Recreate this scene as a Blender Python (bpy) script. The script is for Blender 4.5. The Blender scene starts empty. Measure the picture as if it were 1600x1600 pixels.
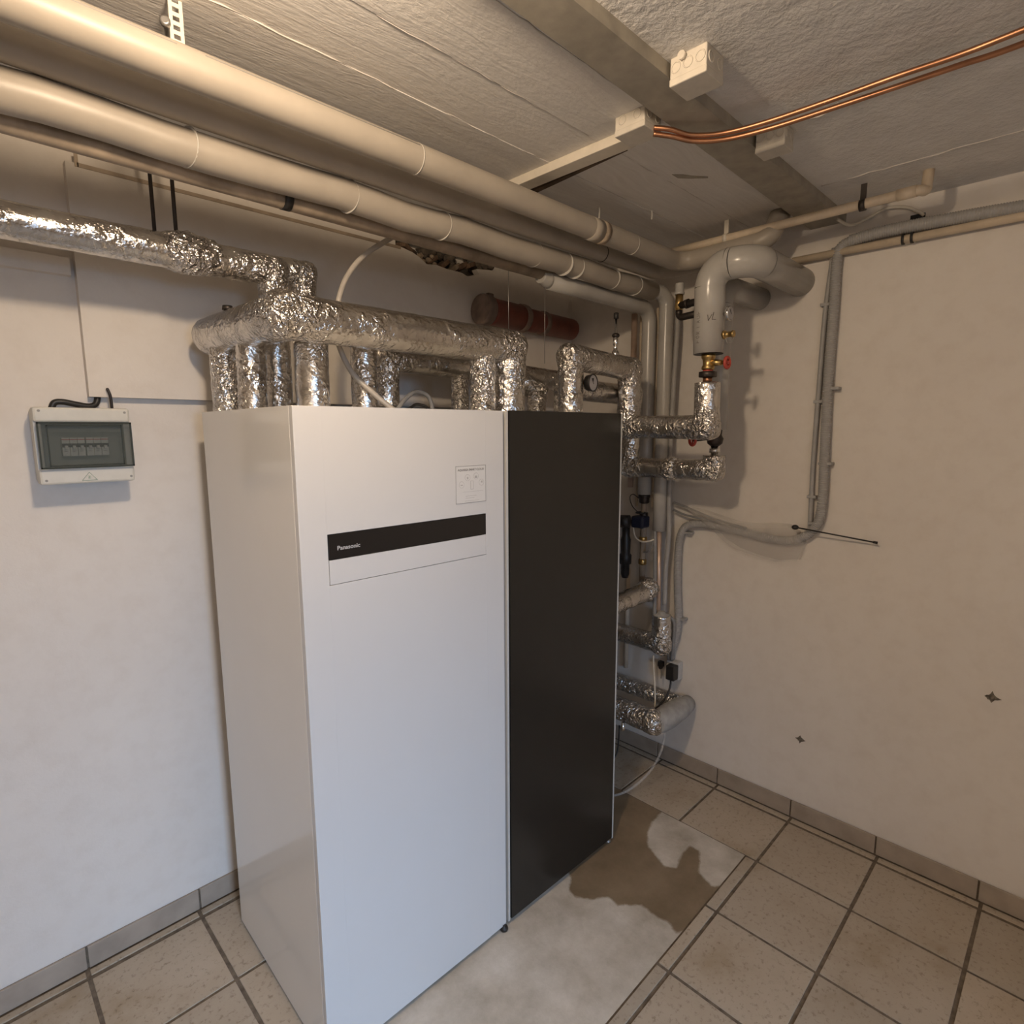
import bpy, bmesh, math, random
from mathutils import Vector, Matrix, noise
random.seed(7)
PI = math.pi
SC = bpy.context.scene
COL = SC.collection

# ------------------------------------------------------------------ camera
cam_d = bpy.data.cameras.new('camera'); cam = bpy.data.objects.new('camera', cam_d); COL.objects.link(cam)
RR = Vector((0.70948873, -0.70470575, -0.00394394)); UU = Vector((0.10225075, 0.09740426, 0.98997838)); FF = Vector((0.6972593, 0.70278177, -0.14116391))
M = Matrix((RR, UU, -FF)).transposed().to_4x4(); M.translation = Vector((-2.5934, -2.1727, 1.7424)); cam.matrix_world = M
cam_d.sensor_width = 36.0; cam_d.lens = 902.92 / 1600 * 36.0; cam_d.clip_start = 0.02
SC.camera = cam

# ------------------------------------------------------------------ world, lights, exposure
SC.view_settings.view_transform = 'Standard'; SC.view_settings.look = 'None'; SC.view_settings.gamma = 1.0
SC.view_settings.use_curve_mapping = False; SC.view_settings.exposure = 0.17
W = bpy.data.worlds.new('world'); SC.world = W; W.use_nodes = True
W.node_tree.nodes['Background'].inputs[0].default_value = (0.60, 0.77, 1.0, 1); W.node_tree.nodes['Background'].inputs[1].default_value = 3.0

def light(name, kind, loc, energy, color, **kw):
    d = bpy.data.lights.new(name, kind); d.energy = energy; d.color = color
    for k, v in kw.items():
        if k != 'rot': setattr(d, k, v)
    o = bpy.data.objects.new(name, d); COL.objects.link(o); o.location = loc
    if 'rot' in kw: o.rotation_euler = kw['rot']
    return o
# bare bulb under the ceiling, above and just right of the camera
light('ceiling_bulb', 'POINT', (-2.25, -1.49, 2.475), 34, (1.0, 0.775, 0.545), shadow_soft_size=0.05)
# soft fill light added behind the camera to lift the shaded parts
light('rear_fill', 'POINT', (-3.7, -3.5, 2.2), 15, (1.0, 0.80, 0.62), shadow_soft_size=0.25)
# daylight through the basement window in the wall behind the camera
def aim(loc, tgt): return (Vector(tgt) - Vector(loc)).to_track_quat('-Z', 'Y').to_euler()
light('window_daylight', 'AREA', (-2.75, -4.78, 1.67), 14.5, (0.38, 0.63, 1.0), shape='RECTANGLE', size=0.70, size_y=0.55,
      rot=aim((-2.75, -4.78, 1.67), (-2.2, -0.9, -0.05)), spread=math.radians(66))

# ------------------------------------------------------------------ materials
def nt(name):
    m = bpy.data.materials.new(name); m.use_nodes = True
    return m, m.node_tree.nodes, m.node_tree.links, m.node_tree.nodes['Principled BSDF']
def coords(N, L, scale=(1, 1, 1), kind='Object'):
    tc = N.new('ShaderNodeTexCoord'); mp = N.new('ShaderNodeMapping'); mp.inputs['Scale'].default_value = scale
    L.new(tc.outputs[kind], mp.inputs[0]); return mp.outputs[0]
def geo(N, L, scale=(1, 1, 1)):
    g = N.new('ShaderNodeNewGeometry'); mp = N.new('ShaderNodeMapping'); mp.inputs['Scale'].default_value = scale
    L.new(g.outputs['Position'], mp.inputs[0]); return mp.outputs[0]
def noise_tex(N, L, co, sc, det=4, rough=0.55, dist=0):
    t = N.new('ShaderNodeTexNoise'); t.inputs['Scale'].default_value = sc; t.inputs['Detail'].default_value = det
    t.inputs['Roughness'].default_value = rough; t.inputs['Distortion'].default_value = dist
    L.new(co, t.inputs['Vector']); return t.outputs['Fac']
def ramp(N, L, f, stops):
    r = N.new('ShaderNodeValToRGB'); e = r.color_ramp.elements
    while len(e) < len(stops): e.new(0.5)
    for i, (p, c) in enumerate(stops):
        e[i].position = p; e[i].color = (*c, 1) if len(c) == 3 else c
    L.new(f, r.inputs[0]); return r.outputs[0]
def bump(N, L, h, strength, dist, normal=None):
    b = N.new('ShaderNodeBump'); b.inputs['Strength'].default_value = strength; b.inputs['Distance'].default_value = dist
    L.new(h, b.inputs['Height'])
    if normal is not None: L.new(normal, b.inputs['Normal'])
    return b.outputs[0]
def mix(N, L, f, a, b):
    m = N.new('ShaderNodeMix'); m.data_type = 'RGBA'
    if isinstance(f, float): m.inputs[0].default_value = f
    else: L.new(f, m.inputs[0])
    for s, v in ((6, a), (7, b)):
        if isinstance(v, tuple): m.inputs[s].default_value = (*v, 1)
        else: L.new(v, m.inputs[s])
    return m.outputs[2]
def simple(name, col, rough=0.5, metal=0.0, var=0.06, nsc=30, bmp=0.0, bd=0.002, **kw):
    m, N, L, P = nt(name)
    co = geo(N, L)
    n = noise_tex(N, L, co, nsc, 4)
    lo = tuple(c * (1 - var * 1.6) for c in col); hi = tuple(min(1, c * (1 + var)) for c in col)
    L.new(ramp(N, L, n, [(0.3, lo), (0.7, hi)]), P.inputs['Base Color'])
    P.inputs['Roughness'].default_value = rough; P.inputs['Metallic'].default_value = metal
    for k, v in kw.items(): P.inputs[k].default_value = v
    if bmp: L.new(bump(N, L, n, bmp, bd), P.inputs['Normal'])
    return m

def mat_wall():
    m, N, L, P = nt('painted_plaster'); co = geo(N, L)
    n1 = noise_tex(N, L, co, 1.6, 3); n2 = noise_tex(N, L, co, 90, 3, 0.7); n3 = noise_tex(N, L, co, 14, 4, 0.6)
    c = ramp(N, L, n1, [(0.3, (0.70, 0.65, 0.595)), (0.7, (0.745, 0.70, 0.645))])
    d = ramp(N, L, n3, [(0.25, (0.9, 0.88, 0.86)), (0.55, (1, 1, 1))])
    mm = N.new('ShaderNodeMix'); mm.data_type = 'RGBA'; mm.blend_type = 'MULTIPLY'; mm.inputs[0].default_value = 0.6
    L.new(c, mm.inputs[6]); L.new(d, mm.inputs[7]); L.new(mm.outputs[2], P.inputs['Base Color'])
    P.inputs['Roughness'].default_value = 0.85
    b = bump(N, L, n2, 0.25, 0.002); L.new(bump(N, L, n1, 0.12, 0.01, b), P.inputs['Normal']); return m
def mat_ceiling(name, board):
    m, N, L, P = nt(name); co = geo(N, L)
    if board:
        wv = N.new('ShaderNodeTexNoise'); wv.inputs['Scale'].default_value = 2.2; wv.inputs['Detail'].default_value = 2; L.new(geo(N, L, (0.8, 2.2, 1)), wv.inputs['Vector'])
        sc = N.new('ShaderNodeVectorMath'); sc.operation = 'MULTIPLY_ADD'; sc.inputs[1].default_value = (0.0, 4.2, 0); L.new(wv.outputs['Color'], sc.inputs[0]); L.new(geo(N, L, (1.3, 24, 1)), sc.inputs[2])
        w = noise_tex(N, L, sc.outputs[0], 3.0, 6, 0.62, 0.8)
        f = noise_tex(N, L, geo(N, L, (20, 34, 1)), 2.2, 5, 0.65)
        c = ramp(N, L, w, [(0.3, (0.70, 0.665, 0.625)), (0.7, (0.79, 0.76, 0.72))])
        b = bump(N, L, w, 0.42, 0.005); L.new(bump(N, L, f, 0.40, 0.006, b), P.inputs['Normal'])
    else:
        w = noise_tex(N, L, co, 52, 5, 0.62, 0.15); v = noise_tex(N, L, co, 9, 4)
        c = ramp(N, L, v, [(0.3, (0.66, 0.64, 0.615)), (0.7, (0.76, 0.74, 0.715))])
        b = bump(N, L, w, 0.7, 0.009); L.new(bump(N, L, v, 0.35, 0.02, b), P.inputs['Normal'])
    L.new(c, P.inputs['Base Color']); P.inputs['Roughness'].default_value = 0.9; return m
def mat_foil():
    m, N, L, P = nt('aluminium_foil'); co = geo(N, L)
    dn = N.new('ShaderNodeTexNoise'); dn.inputs['Scale'].default_value = 22; dn.inputs['Detail'].default_value = 3; L.new(co, dn.inputs['Vector'])
    ad = N.new('ShaderNodeVectorMath'); ad.operation = 'MULTIPLY_ADD'; ad.inputs[1].default_value = (0.06, 0.06, 0.06)
    L.new(dn.outputs['Color'], ad.inputs[0]); L.new(co, ad.inputs[2])
    def vor(sc):
        v = N.new('ShaderNodeTexVoronoi'); v.feature = 'F1'; v.inputs['Scale'].default_value = sc; L.new(ad.outputs[0], v.inputs['Vector']); return v.outputs['Distance']
    big = noise_tex(N, L, co, 13, 3, 0.6)                       # crumpled near bends and in patches, drawn tight elsewhere
    at = N.new('ShaderNodeAttribute'); at.attribute_name = 'crumple'
    kk = N.new('ShaderNodeMath'); kk.operation = 'MULTIPLY_ADD'; kk.inputs[1].default_value = 0.36; L.new(at.outputs['Fac'], kk.inputs[0]); L.new(big, kk.inputs[2])
    k = ramp(N, L, kk.outputs[0], [(0.46, (0.10,) * 3), (0.80, (1, 1, 1))])
    n = noise_tex(N, L, co, 60, 4, 0.65, 2.0); fine = noise_tex(N, L, co, 260, 2, 0.6)
    def scaled(h):
        mm = N.new('ShaderNodeMath'); mm.operation = 'MULTIPLY'; L.new(h, mm.inputs[0]); L.new(k, mm.inputs[1]); return mm.outputs[0]
    b = bump(N, L, scaled(vor(55)), 0.75, 0.014); b = bump(N, L, scaled(vor(120)), 0.6, 0.006, b)
    b = bump(N, L, n, 0.20, 0.004, b); b = bump(N, L, fine, 0.10, 0.0015, b); L.new(b, P.inputs['Normal'])
    c = ramp(N, L, noise_tex(N, L, co, 12, 4), [(0.3, (0.56, 0.53, 0.495)), (0.7, (0.78, 0.755, 0.72))])
    L.new(c, P.inputs['Base Color']); P.inputs['Metallic'].default_value = 1.0; P.inputs['Roughness'].default_value = 0.19; return m
def mat_tile():
    m, N, L, P = nt('ceramic_tile'); co = geo(N, L)
    oi = N.new('ShaderNodeObjectInfo')
    n = noise_tex(N, L, co, 5, 5, 0.6); sp = noise_tex(N, L, co, 60, 3, 0.7)
    c = ramp(N, L, noise_tex(N, L, co, 3.2, 6, 0.62), [(0.28, (0.33, 0.26, 0.175)), (0.45, (0.42, 0.355, 0.275)), (0.72, (0.48, 0.42, 0.34))])
    s = ramp(N, L, sp, [(0.30, (0.55, 0.50, 0.44)), (0.45, (1, 1, 1))])
    mm = N.new('ShaderNodeMix'); mm.data_type = 'RGBA'; mm.blend_type = 'MULTIPLY'; mm.inputs[0].default_value = 0.8
    L.new(c, mm.inputs[6]); L.new(s, mm.inputs[7])
    rr = ramp(N, L, oi.outputs['Random'], [(0, (0.9, 0.9, 0.9)), (1, (1.08, 1.06, 1.03))])
    m2 = N.new('ShaderNodeMix'); m2.data_type = 'RGBA'; m2.blend_type = 'MULTIPLY'; m2.inputs[0].default_value = 1
    L.new(mm.outputs[2], m2.inputs[6]); L.new(rr, m2.inputs[7]); L.new(m2.outputs[2], P.inputs['Base Color'])
    P.inputs['Roughness'].default_value = 0.55; L.new(bump(N, L, n, 0.15, 0.004), P.inputs['Normal']); return m
def mat_patch():
    m, N, L, P = nt('concrete_screed'); co = geo(N, L)
    n = noise_tex(N, L, co, 6, 6, 0.65); f = noise_tex(N, L, co, 70, 4, 0.7)
    dry = ramp(N, L, n, [(0.28, (0.36, 0.315, 0.25)), (0.5, (0.50, 0.455, 0.385)), (0.72, (0.64, 0.59, 0.52))])
    wet = ramp(N, L, n, [(0.3, (0.165, 0.118, 0.068)), (0.7, (0.26, 0.195, 0.125))])
    a = N.new('ShaderNodeAttribute'); a.attribute_name = 'wet'
    ad = N.new('ShaderNodeMath'); ad.operation = 'MULTIPLY_ADD'; ad.inputs[1].default_value = 0.5
    L.new(noise_tex(N, L, co, 30, 5, 0.7), ad.inputs[0]); L.new(a.outputs['Fac'], ad.inputs[2])
    k = ramp(N, L, ad.outputs[0], [(0.64, (0, 0, 0)), (0.88, (1, 1, 1))])
    L.new(mix(N, L, k, dry, wet), P.inputs['Base Color'])
    rg = ramp(N, L, k, [(0, (0.85,) * 3), (1, (0.55,) * 3)]); L.new(rg, P.inputs['Roughness'])
    L.new(bump(N, L, f, 0.3, 0.003), P.inputs['Normal']); return m
MT = {}
MT['wall'] = mat_wall(); MT['ceil_board'] = mat_ceiling('board_marked_concrete', True); MT['ceil'] = mat_ceiling('rough_concrete', False)
MT['foil'] = mat_foil(); MT['tile'] = mat_tile(); MT['patch'] = mat_patch()
MT['grout'] = simple('grout', (0.16, 0.125, 0.09), 0.95, nsc=40, var=0.25, bmp=0.3)
MT['skirt'] = simple('skirting_ceramic', (0.36, 0.30, 0.24), 0.5, nsc=9, var=0.12)
MT['seam'] = simple('cement_ridge', (0.60, 0.56, 0.52), 0.9)
MT['beam'] = simple('painted_beam', (0.36, 0.325, 0.265), 0.7, nsc=18, var=0.12, bmp=0.15)
MT['white_pipe'] = simple('white_pipe_sleeve', (0.40, 0.355, 0.30), 0.42, nsc=7, var=0.07)
MT['grey_pipe'] = simple('grey_pipe_sleeve', (0.45, 0.43, 0.40), 0.24, nsc=9, var=0.06)
MT['grey_foam'] = simple('grey_foam', (0.36, 0.345, 0.32), 0.8, nsc=25, var=0.12)
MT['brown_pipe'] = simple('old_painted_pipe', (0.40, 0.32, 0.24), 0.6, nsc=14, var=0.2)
MT['cream_pipe'] = simple('cream_painted_pipe', (0.66, 0.55, 0.42), 0.4, var=0.06)
MT['cream_plastic'] = simple('cream_plastic', (0.70, 0.64, 0.54), 0.5, var=0.04)
MT['grey_conduit'] = simple('grey_conduit', (0.36, 0.35, 0.34), 0.5, var=0.05)
MT['cab_white'] = simple('white_lacquer', (0.66, 0.65, 0.635), 0.28, nsc=3, var=0.01)
MT['cab_side'] = simple('side_sheet', (0.80, 0.775, 0.73), 0.12, nsc=3, var=0.01)
MT['cab_edge'] = simple('cabinet_edge_sheet', (0.55, 0.535, 0.50), 0.35, var=0.02)
MT['black_gloss'] = simple('black_glass', (0.016, 0.0145, 0.0125), 0.27, nsc=3, var=0.02)
MT['display'] = simple('dark_display', (0.016, 0.014, 0.013), 0.2, nsc=3, var=0.02)
MT['gap'] = simple('dark_gap', (0.03, 0.03, 0.03), 0.8)
MT['black'] = simple('black_plastic', (0.02, 0.018, 0.017), 0.45)
MT['dark_metal'] = simple('dark_iron', (0.07, 0.06, 0.055), 0.45, 0.8)
MT['steel'] = simple('zinc_steel', (0.42, 0.41, 0.40), 0.4, 0.9)
MT['chrome'] = simple('chrome', (0.8, 0.8, 0.8), 0.12, 1.0, var=0.02)
MT['copper'] = simple('copper_tube', (0.46, 0.23, 0.13), 0.40, 1.0, nsc=12, var=0.15)
MT['old_copper'] = simple('pale_copper_tube', (0.62, 0.46, 0.36), 0.4, 0.5, nsc=12, var=0.15)
MT['brass'] = simple('brass', (0.60, 0.42, 0.18), 0.35, 1.0, nsc=40, var=0.15)
MT['red'] = simple('red_handle', (0.50, 0.07, 0.05), 0.45)
MT['pvc_red'] = simple('red_brown_drain_plastic', (0.21, 0.055, 0.035), 0.5, nsc=12, var=0.2)
MT['pvc_dust'] = simple('dusty_socket_plastic', (0.22, 0.16, 0.13), 0.8, nsc=20, var=0.2)
MT['blue_black'] = simple('blue_black_plastic', (0.015, 0.02, 0.045), 0.4)
MT['box_grey'] = simple('light_grey_box_plastic', (0.60, 0.585, 0.53), 0.45, var=0.03)
MT['box_in'] = simple('inner_grey_plastic', (0.28, 0.29, 0.27), 0.5, var=0.03)
MT['breaker'] = simple('breaker_plastic', (0.62, 0.62, 0.59), 0.5)
MT['jb'] = simple('junction_box_plastic', (0.62, 0.57, 0.49), 0.5, var=0.06)
MT['brick'] = simple('broken_brick', (0.20, 0.13, 0.085), 0.95, nsc=25, var=0.35, bmp=0.5, bd=0.01)
MT['rubble'] = simple('mortar_rubble', (0.13, 0.105, 0.08), 0.95, nsc=30, var=0.4, bmp=0.6, bd=0.02)
MT['stone'] = simple('pale_rubble', (0.38, 0.30, 0.22), 0.9, nsc=30, var=0.3, bmp=0.4)
MT['shade_brown'] = simple('painted_trunking_shade', (0.10, 0.065, 0.04), 0.8, nsc=20, var=0.3)  # dark brown painted as shade beside the trunking
MT['tie_white'] = simple('white_cable_tie', (0.58, 0.55, 0.50), 0.4)
MT['white_hose'] = simple('pale_hose', (0.46, 0.42, 0.37), 0.3)
MT['grey_hose'] = simple('grey_hose', (0.24, 0.235, 0.23), 0.4)
MT['sticker'] = simple('sticker_paper', (0.70, 0.69, 0.67), 0.35, var=0.01)
MT['ink'] = simple('grey_ink', (0.25, 0.24, 0.22), 0.5)
MT['ink_pale'] = simple('pale_ink', (0.46, 0.45, 0.43), 0.5)
MT['ink_green'] = simple('green_ink', (0.25, 0.36, 0.27), 0.5)
MT['logo'] = simple('logo_grey', (0.46, 0.45, 0.44), 0.4)
MT['pencil'] = simple('marker_ink', (0.06, 0.05, 0.045), 0.7)
MT['pencil_pale'] = simple('faded_marker_ink', (0.22, 0.20, 0.18), 0.7)
MT['red_ink'] = simple('red_strip', (0.45, 0.10, 0.07), 0.5)
MT['dial'] = simple('dial_paper', (0.42, 0.40, 0.40), 0.4)
MT['outlet'] = simple('outlet_white', (0.50, 0.49, 0.47), 0.4)
MT['hole'] = simple('plaster_crumb', (0.17, 0.145, 0.115), 0.95, nsc=60, var=0.4)
def mat_clear(name, col, rough, alpha):
    m, N, L, P = nt(name)
    co = geo(N, L); n = noise_tex(N, L, co, 45, 4, 0.6, 1.0)
    P.inputs['Base Color'].default_value = (*col, 1); P.inputs['Roughness'].default_value = rough
    P.inputs['Alpha'].default_value = alpha
    if rough > 0.1: L.new(bump(N, L, n, 0.8, 0.006), P.inputs['Normal'])
    return m
MT['smoke'] = mat_clear('smoky_cover', (0.10, 0.12, 0.11), 0.05, 0.36)
MT['smoke_edge'] = mat_clear('smoky_cover_edge', (0.05, 0.06, 0.055), 0.1, 0.85)
MT['film'] = mat_clear('clear_plastic_film', (0.72, 0.67, 0.61), 0.13, 0.27)

# ------------------------------------------------------------------ mesh helpers
class MB:
    def __init__(s): s.v = []; s.f = []; s.sm = []
    def add(s, vs, fs, smooth=False):
        b = len(s.v); s.v += [Vector(p) for p in vs]
        for i, f in enumerate(fs):
            s.f.append([b + k for k in f]); s.sm.append(smooth if isinstance(smooth, bool) else smooth[i])
        return s
    def box(s, a, b, bev=0.0, xf=None):
        bm = bmesh.new(); bmesh.ops.create_cube(bm, size=1)
        a, b = Vector(a), Vector(b); c = (a + b) / 2; d = b - a
        for v in bm.verts: v.co = Vector((v.co.x * abs(d.x), v.co.y * abs(d.y), v.co.z * abs(d.z))) + c
        if bev: bmesh.ops.bevel(bm, geom=bm.edges[:], offset=bev, segments=2, profile=0.5, affect='EDGES')
        bm.verts.index_update()
        vs = [v.co.copy() for v in bm.verts]
        if xf: vs = [xf @ v for v in vs]
        s.add(vs, [[v.index for v in f.verts] for f in bm.faces]); bm.free(); return s
    def prism(s, poly, axis, a, b):          # polygon in the two other axes, extruded along axis from a to b
        def P(p, t):
            q = [p[0], p[1]]; q.insert('xyz'.index(axis), t); return q
        n = len(poly)
        s.add([P(p, a) for p in poly] + [P(p, b) for p in poly],
              [list(range(n))[::-1], [n + i for i in range(n)]] + [[i, (i + 1) % n, n + (i + 1) % n, n + i] for i in range(n)]); return s
    def sweep(s, pts, rad, seg=16, caps=True, jit=0.0, jsc=30, seed=0, n0=None):
        n = len(pts); R = rad if isinstance(rad, (list, tuple)) else [rad] * n
        pts = [Vector(p) for p in pts]
        T = [(pts[min(i + 1, n - 1)] - pts[max(i - 1, 0)]).normalized() for i in range(n)]
        ref = Vector((0, 0, 1)) if abs(T[0].z) < 0.9 else Vector((1, 0, 0))
        nrm = n0.copy() if n0 is not None else (ref - T[0] * ref.dot(T[0])).normalized(); vs = []
        for i in range(n):
            nrm = (nrm - T[i] * nrm.dot(T[i])).normalized(); bi = T[i].cross(nrm)
            s.last = nrm
            for k in range(seg):
                a = 2 * PI * k / seg; d = nrm * math.cos(a) + bi * math.sin(a); p = pts[i] + d * R[i]
                if jit: p += d * (jit * noise.noise(p * jsc + Vector((seed, 0, 0))) + 0.6 * jit * noise.noise(p * jsc * 2.7))
                vs.append(p)
        fs = []; sm = []
        for i in range(n - 1):
            for k in range(seg):
                k2 = (k + 1) % seg; fs.append([i * seg + k, i * seg + k2, (i + 1) * seg + k2, (i + 1) * seg + k]); sm.append(True)
        if caps:
            fs.append(list(range(seg))[::-1]); sm.append(False); fs.append([(n - 1) * seg + k for k in range(seg)]); sm.append(False)
        s.add(vs, fs, sm); return s
    def cyl(s, a, b, r, seg=16, r2=None): return s.sweep([a, b], [r, r if r2 is None else r2], seg)
    def lathe(s, a, d, prof, seg=20):        # prof: list of (t along d, radius); d unit direction
        a, d = Vector(a), Vector(d).normalized()
        ref = Vector((0, 0, 1)) if abs(d.z) < 0.9 else Vector((1, 0, 0)); u = (ref - d * ref.dot(d)).normalized(); w = d.cross(u)
        vs = []; fs = []; sm = []
        for t, r in prof:
            for k in range(seg):
                an = 2 * PI * k / seg; vs.append(a + d * t + (u * math.cos(an) + w * math.sin(an)) * r)
        n = len(prof)
        for i in range(n - 1):
            hard = abs(prof[i][0] - prof[i + 1][0]) < 1e-6
            for k in range(seg):
                k2 = (k + 1) % seg; fs.append([i * seg + k, i * seg + k2, (i + 1) * seg + k2, (i + 1) * seg + k]); sm.append(not hard)
        fs.append(list(range(seg))[::-1]); sm.append(False); fs.append([(n - 1) * seg + k for k in range(seg)]); sm.append(False)
        s.add(vs, fs, sm); return s
    def ball(s, c, r, seg=14, ring=8, sq=(1, 1, 1)):
        vs = []; fs = []; c = Vector(c)
        for i in range(ring + 1):
            th = PI * i / ring
            for k in range(seg):
                a = 2 * PI * k / seg; vs.append(c + Vector((math.sin(th) * math.cos(a) * r * sq[0], math.sin(th) * math.sin(a) * r * sq[1], math.cos(th) * r * sq[2])))
        for i in range(ring):
            for k in range(seg): fs.append([i * seg + k, (i + 1) * seg + k, (i + 1) * seg + (k + 1) % seg, i * seg + (k + 1) % seg])
        s.add(vs, fs, True); return s
    def torus(s, c, axis, R, r, seg=24, ss=8):
        c, d = Vector(c), Vector(axis).normalized()
        ref = Vector((0, 0, 1)) if abs(d.z) < 0.9 else Vector((1, 0, 0)); u = (ref - d * ref.dot(d)).normalized(); w = d.cross(u)
        vs = []; fs = []
        for i in range(seg):
            a = 2 * PI * i / seg; e = u * math.cos(a) + w * math.sin(a)
            for k in range(ss):
                b = 2 * PI * k / ss; vs.append(c + e * (R + r * math.cos(b)) + d * (r * math.sin(b)))
        for i in range(seg):
            for k in range(ss): fs.append([i * ss + k, ((i + 1) % seg) * ss + k, ((i + 1) % seg) * ss + (k + 1) % ss, i * ss + (k + 1) % ss])
        s.add(vs, fs, True); return s
    def rib(s, c, axis, R, w, t=0.0012, seg=28):   # a flat band round a pipe
        c, d = Vector(c), Vector(axis).normalized()
        return s.lathe(c - d * w / 2, d, [(0, R - 0.001), (0, R + t), (w, R + t), (w, R - 0.001)], seg)

ORG = {}
def obj(name, mb, mat, parent=None):
    me = bpy.data.meshes.new(name)
    if parent is not None: o0 = ORG[parent.name]
    else:
        xs = [v.x for v in mb.v]; ys = [v.y for v in mb.v]; zs = [v.z for v in mb.v]
        o0 = Vector(((min(xs) + max(xs)) / 2, (min(ys) + max(ys)) / 2, min(zs)))
    me.from_pydata([v - o0 for v in mb.v], [], mb.f); me.polygons.foreach_set('use_smooth', mb.sm); me.update()
    bm = bmesh.new(); bm.from_mesh(me); bmesh.ops.recalc_face_normals(bm, faces=bm.faces[:]); bm.to_mesh(me); bm.free()
    if mat == 'foil':
        at = me.attributes.new('crumple', 'FLOAT', 'POINT'); at.data.foreach_set('value', getattr(mb, 'cr', None) or [0.8] * len(me.vertices))
    me.materials.append(MT[mat])
    o = bpy.data.objects.new(name, me); COL.objects.link(o)
    if parent is not None: o.parent = parent
    else: o.location = o0
    ORG[o.name] = o0
    return o
def tag(o, label, cat, group=None):
    o['label'] = label; o['category'] = cat
    if group: o['group'] = group
    return o
def thing(name, label, cat, loc, group=None):
    o = bpy.data.objects.new(name, None); COL.objects.link(o); o.location = loc; o.empty_display_size = 0.05
    ORG[o.name] = Vector(loc); return tag(o, label, cat, group)
def struct(name, mb, mat, parent=None):
    o = obj(name, mb, mat, parent)
    if parent is None: o['kind'] = 'structure'
    return o
def arcpath(pts, R, step=0.012, nseg=10):
    """polyline with filleted corners -> list of (kind, points)"""
    pts = [Vector(p) for p in pts]; out = []; cur = pts[0]
    def straight(a, b):
        n = max(1, int((b - a).length / step)); return [a.lerp(b, i / n) for i in range(n + 1)]
    for i in range(1, len(pts) - 1):
        p = pts[i]; a = (p - pts[i - 1]).normalized(); b = (pts[i + 1] - p).normalized(); r = R[i - 1] if isinstance(R, (list, tuple)) else R
        ang = a.angle(b)
        if ang < 0.02: continue
        t = min(r * math.tan(ang / 2), (p - cur).length * 0.98, (pts[i + 1] - p).length * 0.98)
        s, e = p - a * t, p + b * t
        if (s - cur).length > 0.002: out.append(('run', straight(cur, s)))
        arc = []
        rr = t / math.tan(ang / 2); nn = (b - a).normalized(); c = p + nn * (rr / math.cos(ang / 2))
        for k in range(nseg + 1):
            f = k / nseg; q = (s - c); ax = a.cross(b).normalized(); arc.append(c + Matrix.Rotation(ang * f, 3, ax) @ q)
        out.append(('elbow', arc)); cur = e
    out.append(('run', straight(cur, pts[-1]))); return out
def flat(segs):
    o = []
    for _, p in segs: o += p if not o else p[1:]
    return o
def pipe_parts(parent, pts, r, R, mat, run_name, elbow_name, seg=20, step=.2, r_first=None):
    """runs and elbows as separate parts whose rings meet exactly"""
    last = None; segs = arcpath(pts, R, step)
    # exact tangents where parts meet: add the neighbour's next point while sweeping
    for i, (kind, p) in enumerate(segs):
        q = list(p); pre = i > 0; post = i < len(segs) - 1
        if pre: q = [p[0] - (p[1] - p[0]).normalized() * .004 if kind == 'run' else p[0] - (segs[i - 1][1][-1] - segs[i - 1][1][-2]).normalized() * .004] + q
        if post: q = q + [p[-1] + (p[-1] - p[-2]).normalized() * .004 if kind == 'run' else p[-1] + (segs[i + 1][1][1] - segs[i + 1][1][0]).normalized() * .004]
        mb = MB(); rr = r_first if (r_first and i == 0) else r
        mb.sweep(q, rr, seg, False, n0=last); last = mb.last
        n = len(q)
        if pre or post:
            keep = MB(); a0 = 1 if pre else 0; a1 = n - 1 if post else n
            keep.v = mb.v[a0 * seg:a1 * seg]
            for k in range(a1 - a0 - 1):
                for c in range(seg):
                    c2 = (c + 1) % seg; keep.f.append([k * seg + c, k * seg + c2, (k + 1) * seg + c2, (k + 1) * seg + c]); keep.sm.append(True)
            mb = keep; n = a1 - a0
        if not pre: mb.f.append(list(range(seg))[::-1]); mb.sm.append(False)
        if not post: mb.f.append([(n - 1) * seg + k for k in range(seg)]); mb.sm.append(False)
        obj(elbow_name if kind == 'elbow' else run_name, mb, mat, parent)
def spline(pts, n=10):
    pts = [Vector(p) for p in pts]; P = [pts[0] * 2 - pts[1]] + pts + [pts[-1] * 2 - pts[-2]]; out = []
    for i in range(1, len(P) - 2):
        for k in range(n):
            t = k / n; a, b, c, d = P[i - 1], P[i], P[i + 1], P[i + 2]
            out.append(0.5 * ((2 * b) + (c - a) * t + (2 * a - 5 * b + 4 * c - d) * t * t + (3 * b - a - 3 * c + d) * t ** 3))
    out.append(pts[-1]); return out
def text_mb(txt, size, fn, bold=0.0, spacing=1.0):
    """flat lettering: fn maps (x, y, layer) of the text plane to the world"""
    cu = bpy.data.curves.new('txt', 'FONT'); cu.body = txt; cu.size = size; cu.offset = bold; cu.resolution_u = 3; cu.space_character = spacing
    ob = bpy.data.objects.new('txt', cu); COL.objects.link(ob)
    dg = bpy.context.evaluated_depsgraph_get(); me = bpy.data.meshes.new_from_object(ob.evaluated_get(dg))
    mb = MB(); mb.add([fn(v.co.x, v.co.y) for v in me.vertices], [list(p.vertices) for p in me.polygons])
    w = max(v.co.x for v in me.vertices) if me.vertices else 0
    bpy.data.objects.remove(ob); bpy.data.curves.remove(cu); bpy.data.meshes.remove(me); return mb, w

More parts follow.
